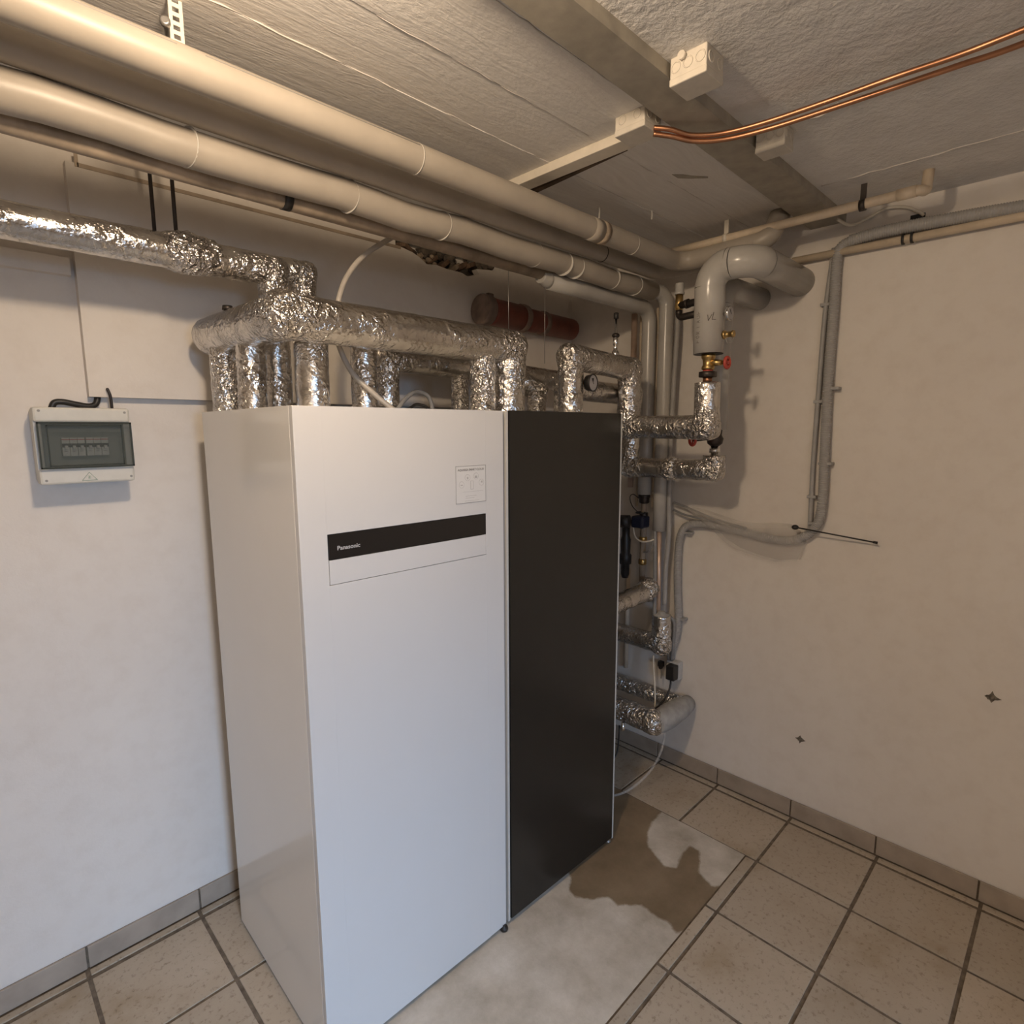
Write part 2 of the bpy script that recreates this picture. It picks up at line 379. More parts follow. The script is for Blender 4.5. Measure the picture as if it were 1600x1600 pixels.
# ------------------------------------------------------------------ the room
XL, YB, ZC = -4.6, -4.8, 2.565
HX0, HX1, HZ0 = -1.125, -0.515, 2.44
wl = MB(); wl.box((XL, 0, -0.1), (HX0, 0.2, ZC + .1)).box((HX1, 0, -0.1), (0.0, 0.2, ZC + .1)).box((HX0, 0, -0.1), (HX1, 0.2, HZ0)).box((HX0, 0.11, HZ0), (HX1, 0.2, ZC + .1))
wall_left = struct('wall_left', wl, 'wall')
wall_right = struct('wall_right', MB().box((0, YB - .2, -0.1), (0.2, 0.2, ZC + .1)), 'wall')
struct('wall_far_left', MB().box((XL - .2, YB - .2, -0.1), (XL, 0.2, ZC + .1)), 'wall')
wb = MB(); wb.box((XL, YB - .2, -0.1), (-3.15, YB, ZC + .1)).box((-2.35, YB - .2, -0.1), (0, YB, ZC + .1)).box((-3.15, YB - .2, -0.1), (-2.35, YB, 1.35)).box((-3.15, YB - .2, 2.0), (-2.35, YB, ZC + .1))
struct('wall_back', wb, 'wall')

# ceiling: slab with board-marked strips on the wall side of the beam, rough bays on the other
ceil = struct('ceiling', MB().box((XL, YB - .2, ZC + 0.004), (0.2, 0.2, ZC + 0.2)), 'ceil')
ys = [0.0, -0.135, -0.325, -0.505, -0.692, -0.884, -1.075, -1.27]
for i in range(len(ys) - 1):
    d = [0.0015, 0.0, 0.002, 0.0005, 0.002, 0.0, 0.0015][i]
    obj('board_mark', MB().box((XL, ys[i + 1] + 0.0006, ZC - d), (0, ys[i] - 0.0006 + (.12 if i == 0 else 0), ZC + 0.006)), 'ceil_board', ceil)
    if i >= 3:
        mb = MB(); rnd = random.Random(i)
        pts = [(x, ys[i + 1] + rnd.uniform(-0.003, 0.003), ZC - 0.001) for x in [XL + (0.0 - XL) * k / 120 for k in range(121)]]
        ph = rnd.uniform(0, 9)
        k = 0
        while k < 118:
            m = rnd.randint(3, 9); seg = pts[k:k + m + 1]
            if len(seg) > 1: mb.sweep(seg, [0.0004] + [rnd.uniform(0.0006, 0.0021) for _ in seg[1:-1]] + [0.0004], 5)
            k += m + rnd.choice([0, 0, 1, 3])
        obj('cement_ridge', mb, 'seam', ceil)
for a, b in ((XL, -2.1), (-2.1, -1.4), (-1.4, -0.842), (-0.842, -0.35), (-0.35, 0)):
    obj('rough_bay', MB().box((a + 0.0005, YB, ZC - 0.0005), (b - 0.0005, -1.27, ZC + 0.006)), 'ceil', ceil)
for x in (-0.842, -0.35):
    rnd = random.Random(int(x * -100)); pts = [(x + rnd.uniform(-0.008, 0.008), -1.42 - 2.2 * k / 60, ZC - 0.001) for k in range(61)]
    obj('cement_ridge', MB().sweep(pts, [rnd.uniform(0.001, 0.0035) for _ in pts], 5), 'seam', ceil)
obj('chipped_spot', MB().prism([(-0.80, -1.11), (-0.775, -1.135), (-0.745, -1.15), (-0.70, -1.185), (-0.69, -1.18), (-0.73, -1.135), (-0.76, -1.11)], 'z', ZC - 0.003, ZC), 'beam', ceil)
bp = [(-5, -1.405), (0, -1.402), (0, -1.272), (XL, -1.36)]
beam = MB().prism([(XL, -1.408), (0, -1.402), (0, -1.274), (-1.3, -1.300), (XL, -1.36)], 'z', 2.534, ZC + .002)
struct('trim_1', beam, 'beam')

# boxed-in chase on the left wall, with a ragged hole broken into its top edge
hole = [(-1.121, 2.502), (-1.064, 2.492), (-1.031, 2.480), (-0.991, 2.458), (-0.935, 2.464), (-0.878, 2.458), (-0.792, 2.457), (-0.757, 2.447), (-0.685, 2.470), (-0.701, 2.490), (-0.623, 2.500)]
chase = [(-2.25, 1.845), (0, 1.845), (0, 2.50)] + hole[::-1] + [(-2.25, 2.502)]
struct('trim_2', MB().prism(chase, 'y', -0.036, 0.0), 'wall')
struct('trim_3', MB().box((XL, -0.03, 2.19), (-2.262, 0, 2.238)), 'wall')
shade_line = MB().box((-2.222, -0.0395, 2.492), (-1.125, -0.036, 2.503)); shade_line.box((-2.228, -0.0395, 2.492), (-2.219, -0.036, 2.53))
struct('chase_shade_line', shade_line, 'brown_pipe')  # brown strip painted as the shadow line along the chase's top edge
# rubble in the hole
rb = MB()
for k in range(60):
    rb.ball((random.uniform(HX0, HX1), random.uniform(0.05, 0.12), random.uniform(HZ0, ZC)), random.uniform(0.012, 0.03), 7, 5, (1.3, 1, 0.8))
o = obj('loose_rubble', rb, 'rubble', wall_left); o['kind'] = 'stuff'
for i, (x, z, a, l, mt) in enumerate([(-0.93, 2.494, .5, .075, 'brick'), (-0.86, 2.487, .6, .07, 'brick'), (-0.80, 2.482, .55, .085, 'stone'), (-0.75, 2.502, .5, .06, 'brick'), (-1.0, 2.487, .8, .05, 'stone'), (-1.06, 2.52, -.3, .07, 'brick'), (-0.70, 2.515, .4, .06, 'brick')]):
    X = Matrix.Translation((x, 0.035, z)) @ Matrix.Rotation(-a, 4, 'Y') @ Matrix.Rotation(0.3, 4, 'Z')
    obj('brick', MB().box((-l / 2, -0.035, -0.009), (l / 2, 0.04, 0.011), 0.003, X), mt, wall_left)
for (x, z, r) in [(-0.985, 2.476, .013), (-0.955, 2.489, .012), (-0.92, 2.476, .011), (-1.005, 2.497, .010), (-0.935, 2.507, .010)]:
    obj('stone', MB().ball((x, 0.0, z), r, 8, 6, (1.2, 1, .9)), 'stone', wall_left)
# chipped dowel holes in the right wall
for (y, z, s) in [(-1.369, 0.376, 1.0), (-1.994, 0.786, 1.15)]:
    p = []
    for k in range(16):
        a = 2 * PI * k / 16; r = s * (0.020 if k % 4 == 0 else 0.011) * random.uniform(.75, 1.2); p.append((y + math.cos(a) * r * 1.2, z + math.sin(a) * r))
    mb = MB(); mb.prism(p, 'x', -0.0015, 0.0); mb.ball((-0.001, y, z), 0.007 * s, 8, 6); obj('dowel_hole', mb, 'hole', wall_right)

# floor: grout bed, single tiles, bare screed patch under and before the cabinets
PX0, PX1, PY0, PY1 = -1.90, -0.392, -1.312, 0.0
floor = struct('floor', MB().box((XL, YB, -0.12), (0, 0, -0.0035)), 'grout')
gx = [0.0 - 0.058, -0.392, -0.744, -1.077] + [-1.077 - .3343 * k for k in range(1, 11)]
gx = [x for x in gx if x > XL - .3]
gy = [-0.056, -0.392, -0.70, -1.013, -1.360, -1.700, -2.034] + [-2.034 - .338 * k for k in range(1, 9)]
tile_cache = {}
def tile(name, x0, x1, y0, y1, parent, z=0.0):
    g = 0.006; key = (round(x1 - x0, 3), round(y1 - y0, 3))
    if key not in tile_cache:
        mb = MB().box((-(x1 - x0) / 2 + g, -(y1 - y0) / 2 + g, -0.006), ((x1 - x0) / 2 - g, (y1 - y0) / 2 - g, 0), 0.0015)
        me = bpy.data.meshes.new('floor_tile'); me.from_pydata(mb.v, [], mb.f); me.materials.append(MT['tile']); tile_cache[key] = me
    o = bpy.data.objects.new(name, tile_cache[key]); COL.objects.link(o); o.parent = parent
    o.location = Vector(((x0 + x1) / 2, (y0 + y1) / 2, z + random.uniform(-0.0006, 0.0006))) - ORG[parent.name]
    return o
def clip_tile(x0, x1, y0, y1):
    if x1 - x0 < 0.03 or y1 - y0 < 0.03: return
    if x1 > PX0 + .01 and x0 < PX1 - .01 and y1 > PY0 + .01 and y0 < PY1 - .01:
        if y0 < PY0 - .01: clip_tile(x0, x1, y0, PY0)
        if x1 > PX1 + .01: clip_tile(PX1, x1, max(y0, PY0), y1)
        if x0 < PX0 - .01: clip_tile(x0, PX0, max(y0, PY0), y1)
        return
    tile('floor_tile', x0, x1, y0, y1, floor)
for i in range(len(gx) - 1):
    for j in range(len(gy) - 1): clip_tile(gx[i + 1], gx[i], gy[j + 1], gy[j])
for j in range(len(gy) - 1): 
    if gy[j] < 0: tile('floor_tile', -0.053, -0.012, gy[j + 1], gy[j], floor)
for i in range(len(gx) - 1):
    if not (gx[i + 1] > PX0 and gx[i] < PX1 + .3): tile('floor_tile', gx[i + 1], gx[i], -0.05, -0.012, floor)
wet1 = [(-.38, -.60), (-.38, -.925), (-.482, -.93), (-.56, -.955), (-.628, -1.0), (-.681, -1.108), (-.656, -1.148), (-.56, -1.12), (-.50, -1.126), (-.503, -1.171), (-.56, -1.2), (-.614, -1.223), (-.641, -1.295), (-.60, -1.33),
        (-.88, -1.33), (-.93, -1.30), (-.906, -1.259), (-.917, -1.221), (-.911, -1.151), (-.976, -1.086), (-.966, -1.041), (-1.02, -1.004), (-1.053, -.954), (-1.047, -.912), (-.989, -.88), (-.9, -.5)]
def inside(p, poly):
    c = False; n = len(poly)
    for i in range(n):
        a, b = poly[i], poly[i - 1]
        if (a[1] > p[1]) != (b[1] > p[1]) and p[0] < (b[0] - a[0]) * (p[1] - a[1]) / (b[1] - a[1]) + a[0]: c = not c
    return c
def edge_d(p, poly):
    m = 9
    for i in range(len(poly)):
        a, b = Vector(poly[i]), Vector(poly[i - 1]); q = Vector(p); ab = b - a; t = max(0, min(1, (q - a).dot(ab) / max(ab.length_squared, 1e-9))); m = min(m, (q - a - ab * t).length)
    return m
nx, ny = 122, 106
vs = []; wet = []
for j in range(ny + 1):
    for i in range(nx + 1):
        x = PX0 + (PX1 - PX0) * i / nx; y = PY0 + (PY1 - PY0) * j / ny
        vs.append((x, y, -0.0015 + 0.0012 * noise.noise(Vector((x * 6, y * 6, 0)))))
        if x > -1.15 and y < -0.5:
            d = edge_d((x, y), wet1) * (1 if inside((x, y), wet1) else -1); wet.append(max(0, min(1, 0.5 + d / 0.045)))
        else: wet.append(0.0)
pm = MB().add(vs, [[j * (nx + 1) + i, j * (nx + 1) + i + 1, (j + 1) * (nx + 1) + i + 1, (j + 1) * (nx + 1) + i] for j in range(ny) for i in range(nx)], True)
po = obj('bare_screed', pm, 'patch', floor)
at = po.data.attributes.new('wet', 'FLOAT', 'POINT'); at.data.foreach_set('value', wet)

# skirting tiles
bl = struct('baseboard_left', MB().box((XL, -0.004, 0), (0, 0, 0.075)), 'grout')
sx = [0.0, -0.392, -0.73, -1.066, -1.402, -1.738, -2.072, -2.410, -2.748, -3.086, -3.42, -3.76, -4.10, -4.45]
for i in range(len(sx) - 1):
    obj('skirting_tile', MB().box((sx[i + 1] + .003, -0.012, 0.001), (sx[i] - .003, -0.003, 0.077), 0.0015), 'skirt', bl)
br = struct('baseboard_right', MB().box((-0.004, YB, 0), (0, -0.012, 0.075)), 'grout')
sy = [-0.013, -0.33, -0.67, -1.005, -1.352, -1.688, -2.021, -2.36, -2.70, -3.04, -3.38, -3.72, -4.06, -4.40]
for i in range(len(sy) - 1):
    obj('skirting_tile', MB().box((-0.012, sy[i + 1] + .003, 0.001), (-0.003, sy[i] - .003, 0.079), 0.0015), 'skirt', br)
# window in the wall behind the camera
wf = struct('window_1', MB().box((-3.15, YB - .12, 1.35), (-3.10, YB - .06, 2.0)).box((-2.40, YB - .12, 1.35), (-2.35, YB - .06, 2.0)).box((-3.15, YB - .12, 1.35), (-2.35, YB - .06, 1.40)).box((-3.15, YB - .12, 1.95), (-2.35, YB - .06, 2.0)), 'cream_plastic')

# ------------------------------------------------------------------ the two cabinets
YAW = -0.0166; CX, CY = -2.0, -0.8554
def cabT(a, b, z): return Vector((CX + math.cos(YAW) * a - math.sin(YAW) * b, CY + math.sin(YAW) * a + math.cos(YAW) * b, z))
CM = Matrix.Translation((CX, CY, 0)) @ Matrix.Rotation(YAW, 4, 'Z')
Z0, Z1 = 0.014, 1.80
wc = thing('heat_pump_cabinet', 'tall white cabinet with a black display strip, left of the black-fronted one', 'cabinet', cabT(.33, .33, 0))
obj('body', MB().box((0.004, 0.022, Z0 + .004), (0.664, 0.67, Z1 - .004), 0, CM), 'cab_edge', wc)
p = obj('side_panel', MB().box((0, 0.021, Z0), (0.003, 0.67, Z1), 0.0005, CM), 'cab_side', wc)
obj('side_panel', MB().box((0.6655, 0.006, Z0), (0.672, 0.67, Z1), 0.0005, CM), 'cab_edge', wc)
obj('top_panel', MB().box((0.003, 0.021, Z1 - .005), (0.6655, 0.67, Z1), 0.0008, CM), 'cab_white', wc)
fp = MB(); BX0, BX1, BZ0, BZ1 = 0.0725, 0.5898, 1.3590, 1.4865
fp.box((0, 0, Z0), (BX0 - .0012, 0.02, Z1), 0.0015, CM); fp.box((BX1 + .0012, 0, Z0), (0.665, 0.02, Z1), 0.0015, CM)
fp.box((BX0 - .002, 0, Z0), (BX1 + .002, 0.02, BZ0 - .0012), 0, CM); fp.box((BX0 - .002, 0, BZ1 + .0012), (BX1 + .002, 0.02, Z1), 0, CM)
fp.box((BX0 - .003, 0.012, BZ0 - .003), (BX1 + .003, 0.019, BZ1 + .003), 0, CM)
fpo = obj('front_panel', fp, 'cab_white', wc)
obj('display_strip', MB().box((BX0, -0.0006, 1.4222), (BX1, 0.010, BZ1), 0.0008, CM), 'display', wc)['label'] = 'black display strip'
obj('flap', MB().box((BX0, -0.0002, BZ0), (BX1, 0.010, 1.4216), 0.0008, CM), 'cab_white', wc)
mb, w = text_mb('Panasonic', 0.0200, lambda x, y: Vector((x, y, 0)), 0.00055)
k = 0.0640 / w
lg = MB().add([CM @ Vector((0.0945 + v.x * k, -0.0011, 1.4455 + v.y * .74)) for v in mb.v], mb.f)
obj('logo', lg, 'logo', wc)['label'] = 'pale grey maker lettering on the strip'
# sticker
SX0, SX1, SZ0, SZ1 = 0.4745, 0.5912, 1.5258, 1.6368
sk = obj('sticker', MB().box((SX0, -0.0004, SZ0), (SX1, 0.0005, SZ1), 0, CM), 'sticker', wc)
def fr(mb, x0, x1, z0, z1, t, y=-0.0008):
    mb.box((x0, y, z0), (x1, -0.0003, z0 + t), 0, CM).box((x0, y, z1 - t), (x1, -0.0003, z1), 0, CM).box((x0, y, z0), (x0 + t, -0.0003, z1), 0, CM).box((x1 - t, y, z0), (x1, -0.0003, z1), 0, CM)
b1 = MB(); fr(b1, SX0, SX1, SZ0, SZ1, 0.0013); obj('sticker_border', b1, 'ink', sk)
mb, w = text_mb('AQUAREA SMART CLOUD', 0.0085, lambda x, y: Vector((x, y, 0)), 0.0003)
k = 0.101 / w
obj('sticker_heading', MB().add([CM @ Vector((SX0 + .008 + v.x * k, -0.0009, SZ1 - .0145 + v.y)) for v in mb.v], mb.f), 'ink', sk)
ic = MB(); DY = CM.to_3x3() @ Vector((0, 1, 0))
for (x, z) in ((0.045, 0.076), (0.078, 0.079), (0.022, 0.056), (0.099, 0.059)):
    ic.torus(CM @ Vector((SX0 + x, -0.0005, SZ0 + z)), DY, 0.0095, 0.0005, 24, 5)
ic.box((SX0 + .0425, -.0009, SZ0 + .071), (SX0 + .0475, -.0004, SZ0 + .078), 0, CM); ic.box((SX0 + .073, -.0009, SZ0 + .073), (SX0 + .082, -.0004, SZ0 + .080), 0, CM)
ic.box((SX0 + .018, -.0009, SZ0 + .053), (SX0 + .026, -.0004, SZ0 + .056), 0, CM); ic.box((SX0 + .097, -.0009, SZ0 + .058), (SX0 + .103, -.0004, SZ0 + .064), 0, CM)
fr(ic, SX0 + .056, SX0 + .067, SZ0 + .040, SZ0 + .066, 0.0011); ic.box((SX0 + .025, -.0008, SZ0 + .0335), (SX0 + .106, -.0004, SZ0 + .0342), 0, CM)
ic.box((SX0 + .036, -.0008, SZ0 + .0205), (SX0 + .078, -.0004, SZ0 + .0215), 0, CM); ic.box((SX0 + .036, -.0008, SZ0 + .0145), (SX0 + .070, -.0004, SZ0 + .0155), 0, CM); ic.box((SX0 + .034, -.0008, SZ0 + .006), (SX0 + .09, -.0004, SZ0 + .0068), 0, CM)
obj('sticker_icons', ic, 'ink_pale', sk)
for (a, b) in ((0.03, 0.06), (0.655, 0.045), (0.03, 0.62), (0.63, 0.62)):
    mb = MB(); c = cabT(a, b - .045 if a > .6 and b < .1 else b, 0); mb.lathe(c, (0, 0, 1), [(0, .013), (.006, .015), (.012, .013), (.014, .006), (.02, .006)], 16); obj('levelling_foot', mb, 'black', wc)

bc = thing('tank_cabinet', 'tall cabinet with a glossy black front, right of the white one', 'cabinet', cabT(.98, .33, 0))
obj('body', MB().box((0.688, 0.012, Z0 + .004), (1.285, 0.67, Z1 - .002), 0, CM), 'cab_edge', bc)
obj('front_panel', MB().box((0.692, -0.001, Z0 + .006), (1.2825, 0.010, Z1 + .002), 0.001, CM), 'black_gloss', bc)['label'] = 'glossy black front panel'
obj('side_panel', MB().box((0.679, 0.002, Z0), (0.688, 0.67, Z1), 0.0005, CM), 'cab_edge', bc)
obj('side_panel', MB().box((1.285, 0.000, Z0), (1.293, 0.67, Z1 + .001), 0.0005, CM), 'cab_edge', bc)
obj('top_panel', MB().box((0.688, 0.012, Z1 - .002), (1.285, 0.67, Z1), 0, CM), 'cab_edge', bc)
for (a, b) in ((0.72, 0.06), (1.272, 0.012), (0.72, 0.62), (1.26, 0.62)):
    mb = MB(); mb.lathe(cabT(a, b, 0), (0, 0, 1), [(0, .012), (.005, .014), (.010, .012), (.012, .006), (.02, .006)], 16); obj('levelling_foot', mb, 'black' if b > .05 else 'steel', bc)

# ------------------------------------------------------------------ fuse box
FX0, FX1, FZ0, FZ1, FD = -2.396, -2.170, 1.594, 1.809, 0.120
fb = thing('fuse_box', 'light grey fuse box with a smoky see-through cover on the left wall', 'fuse box', ((FX0 + FX1) / 2, -0.06, FZ0))
obj('back_case', MB().box((FX0 + .003, -0.062, FZ0 + .003), (FX1 - .003, 0, FZ1 - .003), 0.008), 'box_grey', fb)
WX0, WX1, WZ0, WZ1 = -2.392, -2.1705, 1.639, 1.768
lid = MB(); lid.box((FX0, -FD, WZ1), (FX1, -0.064, FZ1), 0.006).box((FX0, -FD, FZ0), (FX1, -0.064, WZ0), 0.006)
lid.box((FX0, -FD + .012, WZ0 - .004), (FX0 + .016, -0.064, WZ1 + .004)).box((FX1 - .016, -FD + .012, WZ0 - .004), (FX1, -0.064, WZ1 + .004))
lid.box((FX0 + .01, -0.070, WZ0 - .002), (FX1 - .01, -0.064, WZ1 + .002))
obj('front_lid', lid, 'box_grey', fb)
obj('inner_plate', MB().box((FX0 + .016, -0.078, WZ0), (FX1 - .016, -0.070, WZ1)), 'box_in', fb)
cv = obj('window_cover', MB().box((WX0, -FD - .012, WZ0 + .001), (WX1, -FD + .010, WZ1 - .001), 0.003), 'smoke', fb); cv['label'] = 'smoky transparent cover'
ce = MB()
for (x0, x1, z0, z1) in ((WX0, WX1, WZ1 - .005, WZ1), (WX0, WX1, WZ0, WZ0 + .004), (WX0, WX0 + .004, WZ0, WZ1), (WX1 - .005, WX1, WZ0, WZ1), (WX0 + .020, WX0 + .0235, WZ0 + .006, WZ1 - .008), (WX1 - .028, WX1 - .0245, WZ0 + .006, WZ1 - .008), (WX0 + .02, WX1 - .025, WZ0 + .006, WZ0 + .009), (WX0 + .02, WX1 - .025, WZ1 - .011, WZ1 - .008)):
    ce.box((x0, -FD - .0135, z0), (x1, -FD - .0118, z1))
obj('cover_rim', ce, 'smoke_edge', cv)
for i in range(6):
    x = -2.336 + i * 0.0182 + (0.002 if i > 2 else 0)
    bk = obj('breaker', MB().box((x, -0.098, 1.672), (x + .0175, -0.076, 1.724), 0.001), 'breaker', fb)
    obj('black_band', MB().box((x, -0.0995, 1.697), (x + .0175, -0.0975, 1.708)), 'black', bk)
    obj('toggle', MB().box((x + .005, -0.108, 1.693), (x + .0125, -0.099, 1.702), 0.001), 'breaker', bk)
    obj('marking', MB().box((x + .004, -0.0985, 1.685), (x + .012, -0.0978, 1.6865)), 'ink', bk)
    obj('red_line', MB().box((x, -0.0985, 1.718), (x + .0175, -0.0978, 1.7205)), 'red_ink', bk)
for (x, z) in ((FX0 + .014, FZ1 - .010), (FX1 - .012, FZ1 - .012), (FX0 + .014, FZ0 + .012), (FX1 - .010, FZ0 + .014)):
    obj('screw', MB().cyl((x, -FD - .0008, z), (x, -FD + .002, z), 0.0035, 12), 'ink', fb)
tr = MB(); tc = (-2.283, 1.612); P3 = [(tc[0] - .018, tc[1] - .010), (tc[0] + .018, tc[1] - .010), (tc[0], tc[1] + .013)]
for i in range(3): tr.cyl((P3[i][0], -FD - .0003, P3[i][1]), (P3[(i + 1) % 3][0], -FD - .0003, P3[(i + 1) % 3][1]), 0.0006, 6)
tr.cyl((tc[0] - .003, -FD - .0003, tc[1] + .002), (tc[0] + .002, -FD - .0003, tc[1] + .002), 0.0008, 6).cyl((tc[0] + .002, -FD - .0003, tc[1] + .002), (tc[0] - .003, -FD - .0003, tc[1] - .004), 0.0008, 6).cyl((tc[0] - .003, -FD - .0003, tc[1] - .004), (tc[0] + .003, -FD - .0003, tc[1] - .004), 0.0008, 6)
obj('triangle_mark', tr, 'ink_green', fb)
tag(obj('power_cable', MB().sweep(spline([(-2.345, -0.03, 1.800), (-2.335, -0.03, 1.824), (-2.315, -0.03, 1.828), (-2.285, -0.028, 1.822), (-2.255, -0.025, 1.817), (-2.236, -0.022, 1.822), (-2.228, -0.018, 1.838), (-2.226, -0.012, 1.853)]), 0.0085, 12), 'black'), 'thick black cable curling over the top of the fuse box', 'cable')
tag(obj('cable_stub', MB().sweep(spline([(-2.197, -0.040, 1.812), (-2.198, -0.044, 1.835), (-2.200, -0.046, 1.852), (-2.206, -0.046, 1.872)]), [.004] * 30 + [.0015], 8), 'dark_metal'), 'thin dark spike standing behind the fuse box', 'cable')

# ------------------------------------------------------------------ grey and white pipes along the left wall
def ties(parent, pts, r, axis, mat='tie_white', w=0.0032):
    for p in pts: obj('cable_tie', MB().rib(p, axis, r, w, 0.0008), mat, parent)
G1 = 'pipes under the ceiling along the left wall'
y1, z1, r1 = -0.84, 2.443, 0.0372
p1 = thing('insulated_pipe', 'thick white insulated pipe nearest the ceiling on the left, uppermost of the bundle', 'pipe', (-1.5, y1, z1), G1)
pipe_parts(p1, [(-4.4, y1, z1 + .01), (-0.255, y1, z1), (-0.255, -1.215, z1 + .012), (-0.205, -1.235, ZC)], r1, [.075, .06], 'white_pipe', 'sleeve', 'elbow', 24)
ties(p1, [(-1.62, y1, z1 + .003), (-0.62, y1, z1)], r1, (1, 0, 0))
for a, b in ((-2.60, -2.19), (-2.14, -1.63)):
    an = math.radians(32); obj('sleeve_slit', MB().box((a, y1 - math.cos(an) * r1 - .0008, z1 + .005 + math.sin(an) * r1 - .0011), (b, y1 - math.cos(an) * r1 + .002, z1 + .005 + math.sin(an) * r1 + .0007)), 'ink', p1)
obj('tape', MB().rib((-0.86, y1, z1), (1, 0, 0), r1, 0.05, 0.002), 'white_pipe', p1)
obj('tape', MB().rib((-0.815, y1, z1), (1, 0, 0), r1, 0.03, 0.0025), 'stone', p1)
y2, z2, r2 = -0.70, 2.439, 0.032
p2 = thing('insulated_pipe', 'shaded white insulated pipe tucked behind and below the uppermost one', 'pipe', (-1.5, y2, z2), G1)
pipe_parts(p2, [(-4.4, y2, z2 + .004), (-0.20, y2, z2), (-0.20, -1.0, z2)], r2, .06, 'white_pipe', 'sleeve', 'elbow', 20)
ties(p2, [(-0.62, y2, z2)], r2, (1, 0, 0), 'black', .004)
y3, z3, r3 = -0.66, 2.371, 0.0405
p3 = thing('insulated_pipe', 'white insulated pipe with many cable ties, third from the ceiling, turning down in the corner', 'pipe', (-1.5, y3, z3), G1)
wob = [(-4.4, y3, z3 + .012)] + [(-4.4 + 4.24 * k / 40, y3 + 0.004 * math.sin(k * 1.9), z3 + .010 * (1 - k / 40) + 0.004 * math.sin(k * 1.3 + 1)) for k in range(1, 39)]
obj('sleeve', MB().sweep(wob + [(-0.18, y3, z3)], r3, 24), 'white_pipe', p3)
pipe_parts(p3, [(-0.18, y3, z3), (-0.09, y3 - .025, z3), (-0.09, y3 - .025, 1.245)], .0335, .06, 'grey_pipe', 'sleeve', 'elbow', 20)
ties(p3, [(-2.12, y3, z3 + .005), (-1.72, y3, z3 + .005), (-1.40, y3, z3 + .003), (-0.98, y3, z3), (-0.81, y3, z3), (-0.74, y3, z3), (-0.50, y3, z3), (-0.33, y3, z3)], r3 + .0022, (1, 0.25, 0), 'tie_white', .0032)
y4, z4 = -0.60, 2.347
p4 = thing('bare_pipe', 'thin brownish bare pipe under the white bundle, ending in a grey sleeve that turns down', 'pipe', (-1.5, y4, z4), G1)
obj('tube', MB().sweep([(-4.4, y4, z4), (-2.5, y4, z4), (-0.80, y4, z4 - .008)], .0245, 16), 'brown_pipe', p4)
pipe_parts(p4, [(-0.83, y4, 2.318), (-0.10, y4, 2.312), (-0.10, y4, 1.42)], .034, .07, 'grey_pipe', 'sleeve', 'elbow', 20)
obj('reducer', MB().lathe((-0.875, y4, 2.326), (1, 0, -.15), [(0, .0255), (.01, .0262), (.035, .032), (.05, .0335)], 20), 'grey_pipe', p4)
for x in (-1.87,): obj('pipe_clip', MB().rib((x, y4, z4), (1, 0, 0), .0255, .022, .003).box((x - .008, y4 - .004, z4 + .02), (x + .012, y4 + .004, z4 + .06)), 'black', p4)
hs = thing('perforated_strap', 'pale perforated metal strap holding the uppermost white pipe to the ceiling', 'strap', (-2.179, y1, 2.478))
me = MB()
zz = 2.476; 
while zz < ZC:
    me.box((-2.1915, y1 - .0015, zz), (-2.1850, y1 + .0015, zz + .016)); me.box((-2.1730, y1 - .0015, zz), (-2.1665, y1 + .0015, zz + .016)); me.box((-2.1850, y1 - .0015, zz + .0085), (-2.1730, y1 + .0015, zz + .016)); zz += .016
obj('strip', me, 'cream_plastic', hs)
obj('bolt', MB().lathe((-2.199, y1 - .002, 2.512), (-0.35, -1, 0.1), [(-.03, .004), (0, .004), (0, .0095), (.008, .0095), (.010, .006)], 14), 'steel', hs)
for i, x in enumerate((-0.735, -0.565)):
    hk = tag(obj('ceiling_hook', MB().sweep(spline([(x, y1 + .07 - .12 * i, ZC), (x, y1 + .068 - .12 * i, ZC - .012), (x - .006, y1 + .065 - .12 * i, ZC - .03), (x - .006, y1 + .065 - .12 * i, ZC - .045 + .012 * i)]), .0028, 8), 'tie_white'),
             ['small white hook at the ceiling right above the uppermost pipe', 'small white hook on the ceiling ridge, farther from the pipe'][i], 'hook', 'white hooks in the ceiling')

# cream pipes and conduits along the right wall
q1 = thing('cream_pipe', 'thin cream pipe hung just under the ceiling, bending up into it at its right end', 'pipe', (-0.262, -1.2, 2.495))
pipe_parts(q1, [(-0.262, -0.80, 2.494), (-0.262, -1.690, 2.500), (-0.235, -1.702, 2.500), (-0.228, -1.704, ZC)], .0160, [.012, .012], 'cream_pipe', 'tube', 'elbow', 14)
obj('fitting', MB().rib((-0.262, -1.655, 2.4998), (0, 1, 0), .0165, .055, .0018), 'cream_pipe', q1)
for y in (-1.045, -1.528): obj('pipe_clip', MB().rib((-0.262, y, 2.496), (0, 1, 0), .0165, .018, .0025).box((-0.264, y - .009, 2.514), (-0.260, y + .009, ZC)), 'cream_plastic' if y > -1.2 else 'dark_metal', q1)
q2 = thing('cream_pipe', 'thin cream pipe running along the right wall below the grey corrugated conduit', 'pipe', (-0.03, -2, 2.416))
obj('tube', MB().sweep([(-0.03, -1.22, 2.418), (-0.03, -4.7, 2.412)], .0145, 14), 'cream_pipe', q2)
for y in (-1.605, -1.632): obj('pipe_clip', MB().rib((-0.03, y, 2.4175), (0, 1, 0), .0155, .008, .003), 'black', q2)
obj('clip_base', MB().box((-0.018, -1.64, 2.405), (0, -1.597, 2.43), .002), 'cream_plastic', q2)
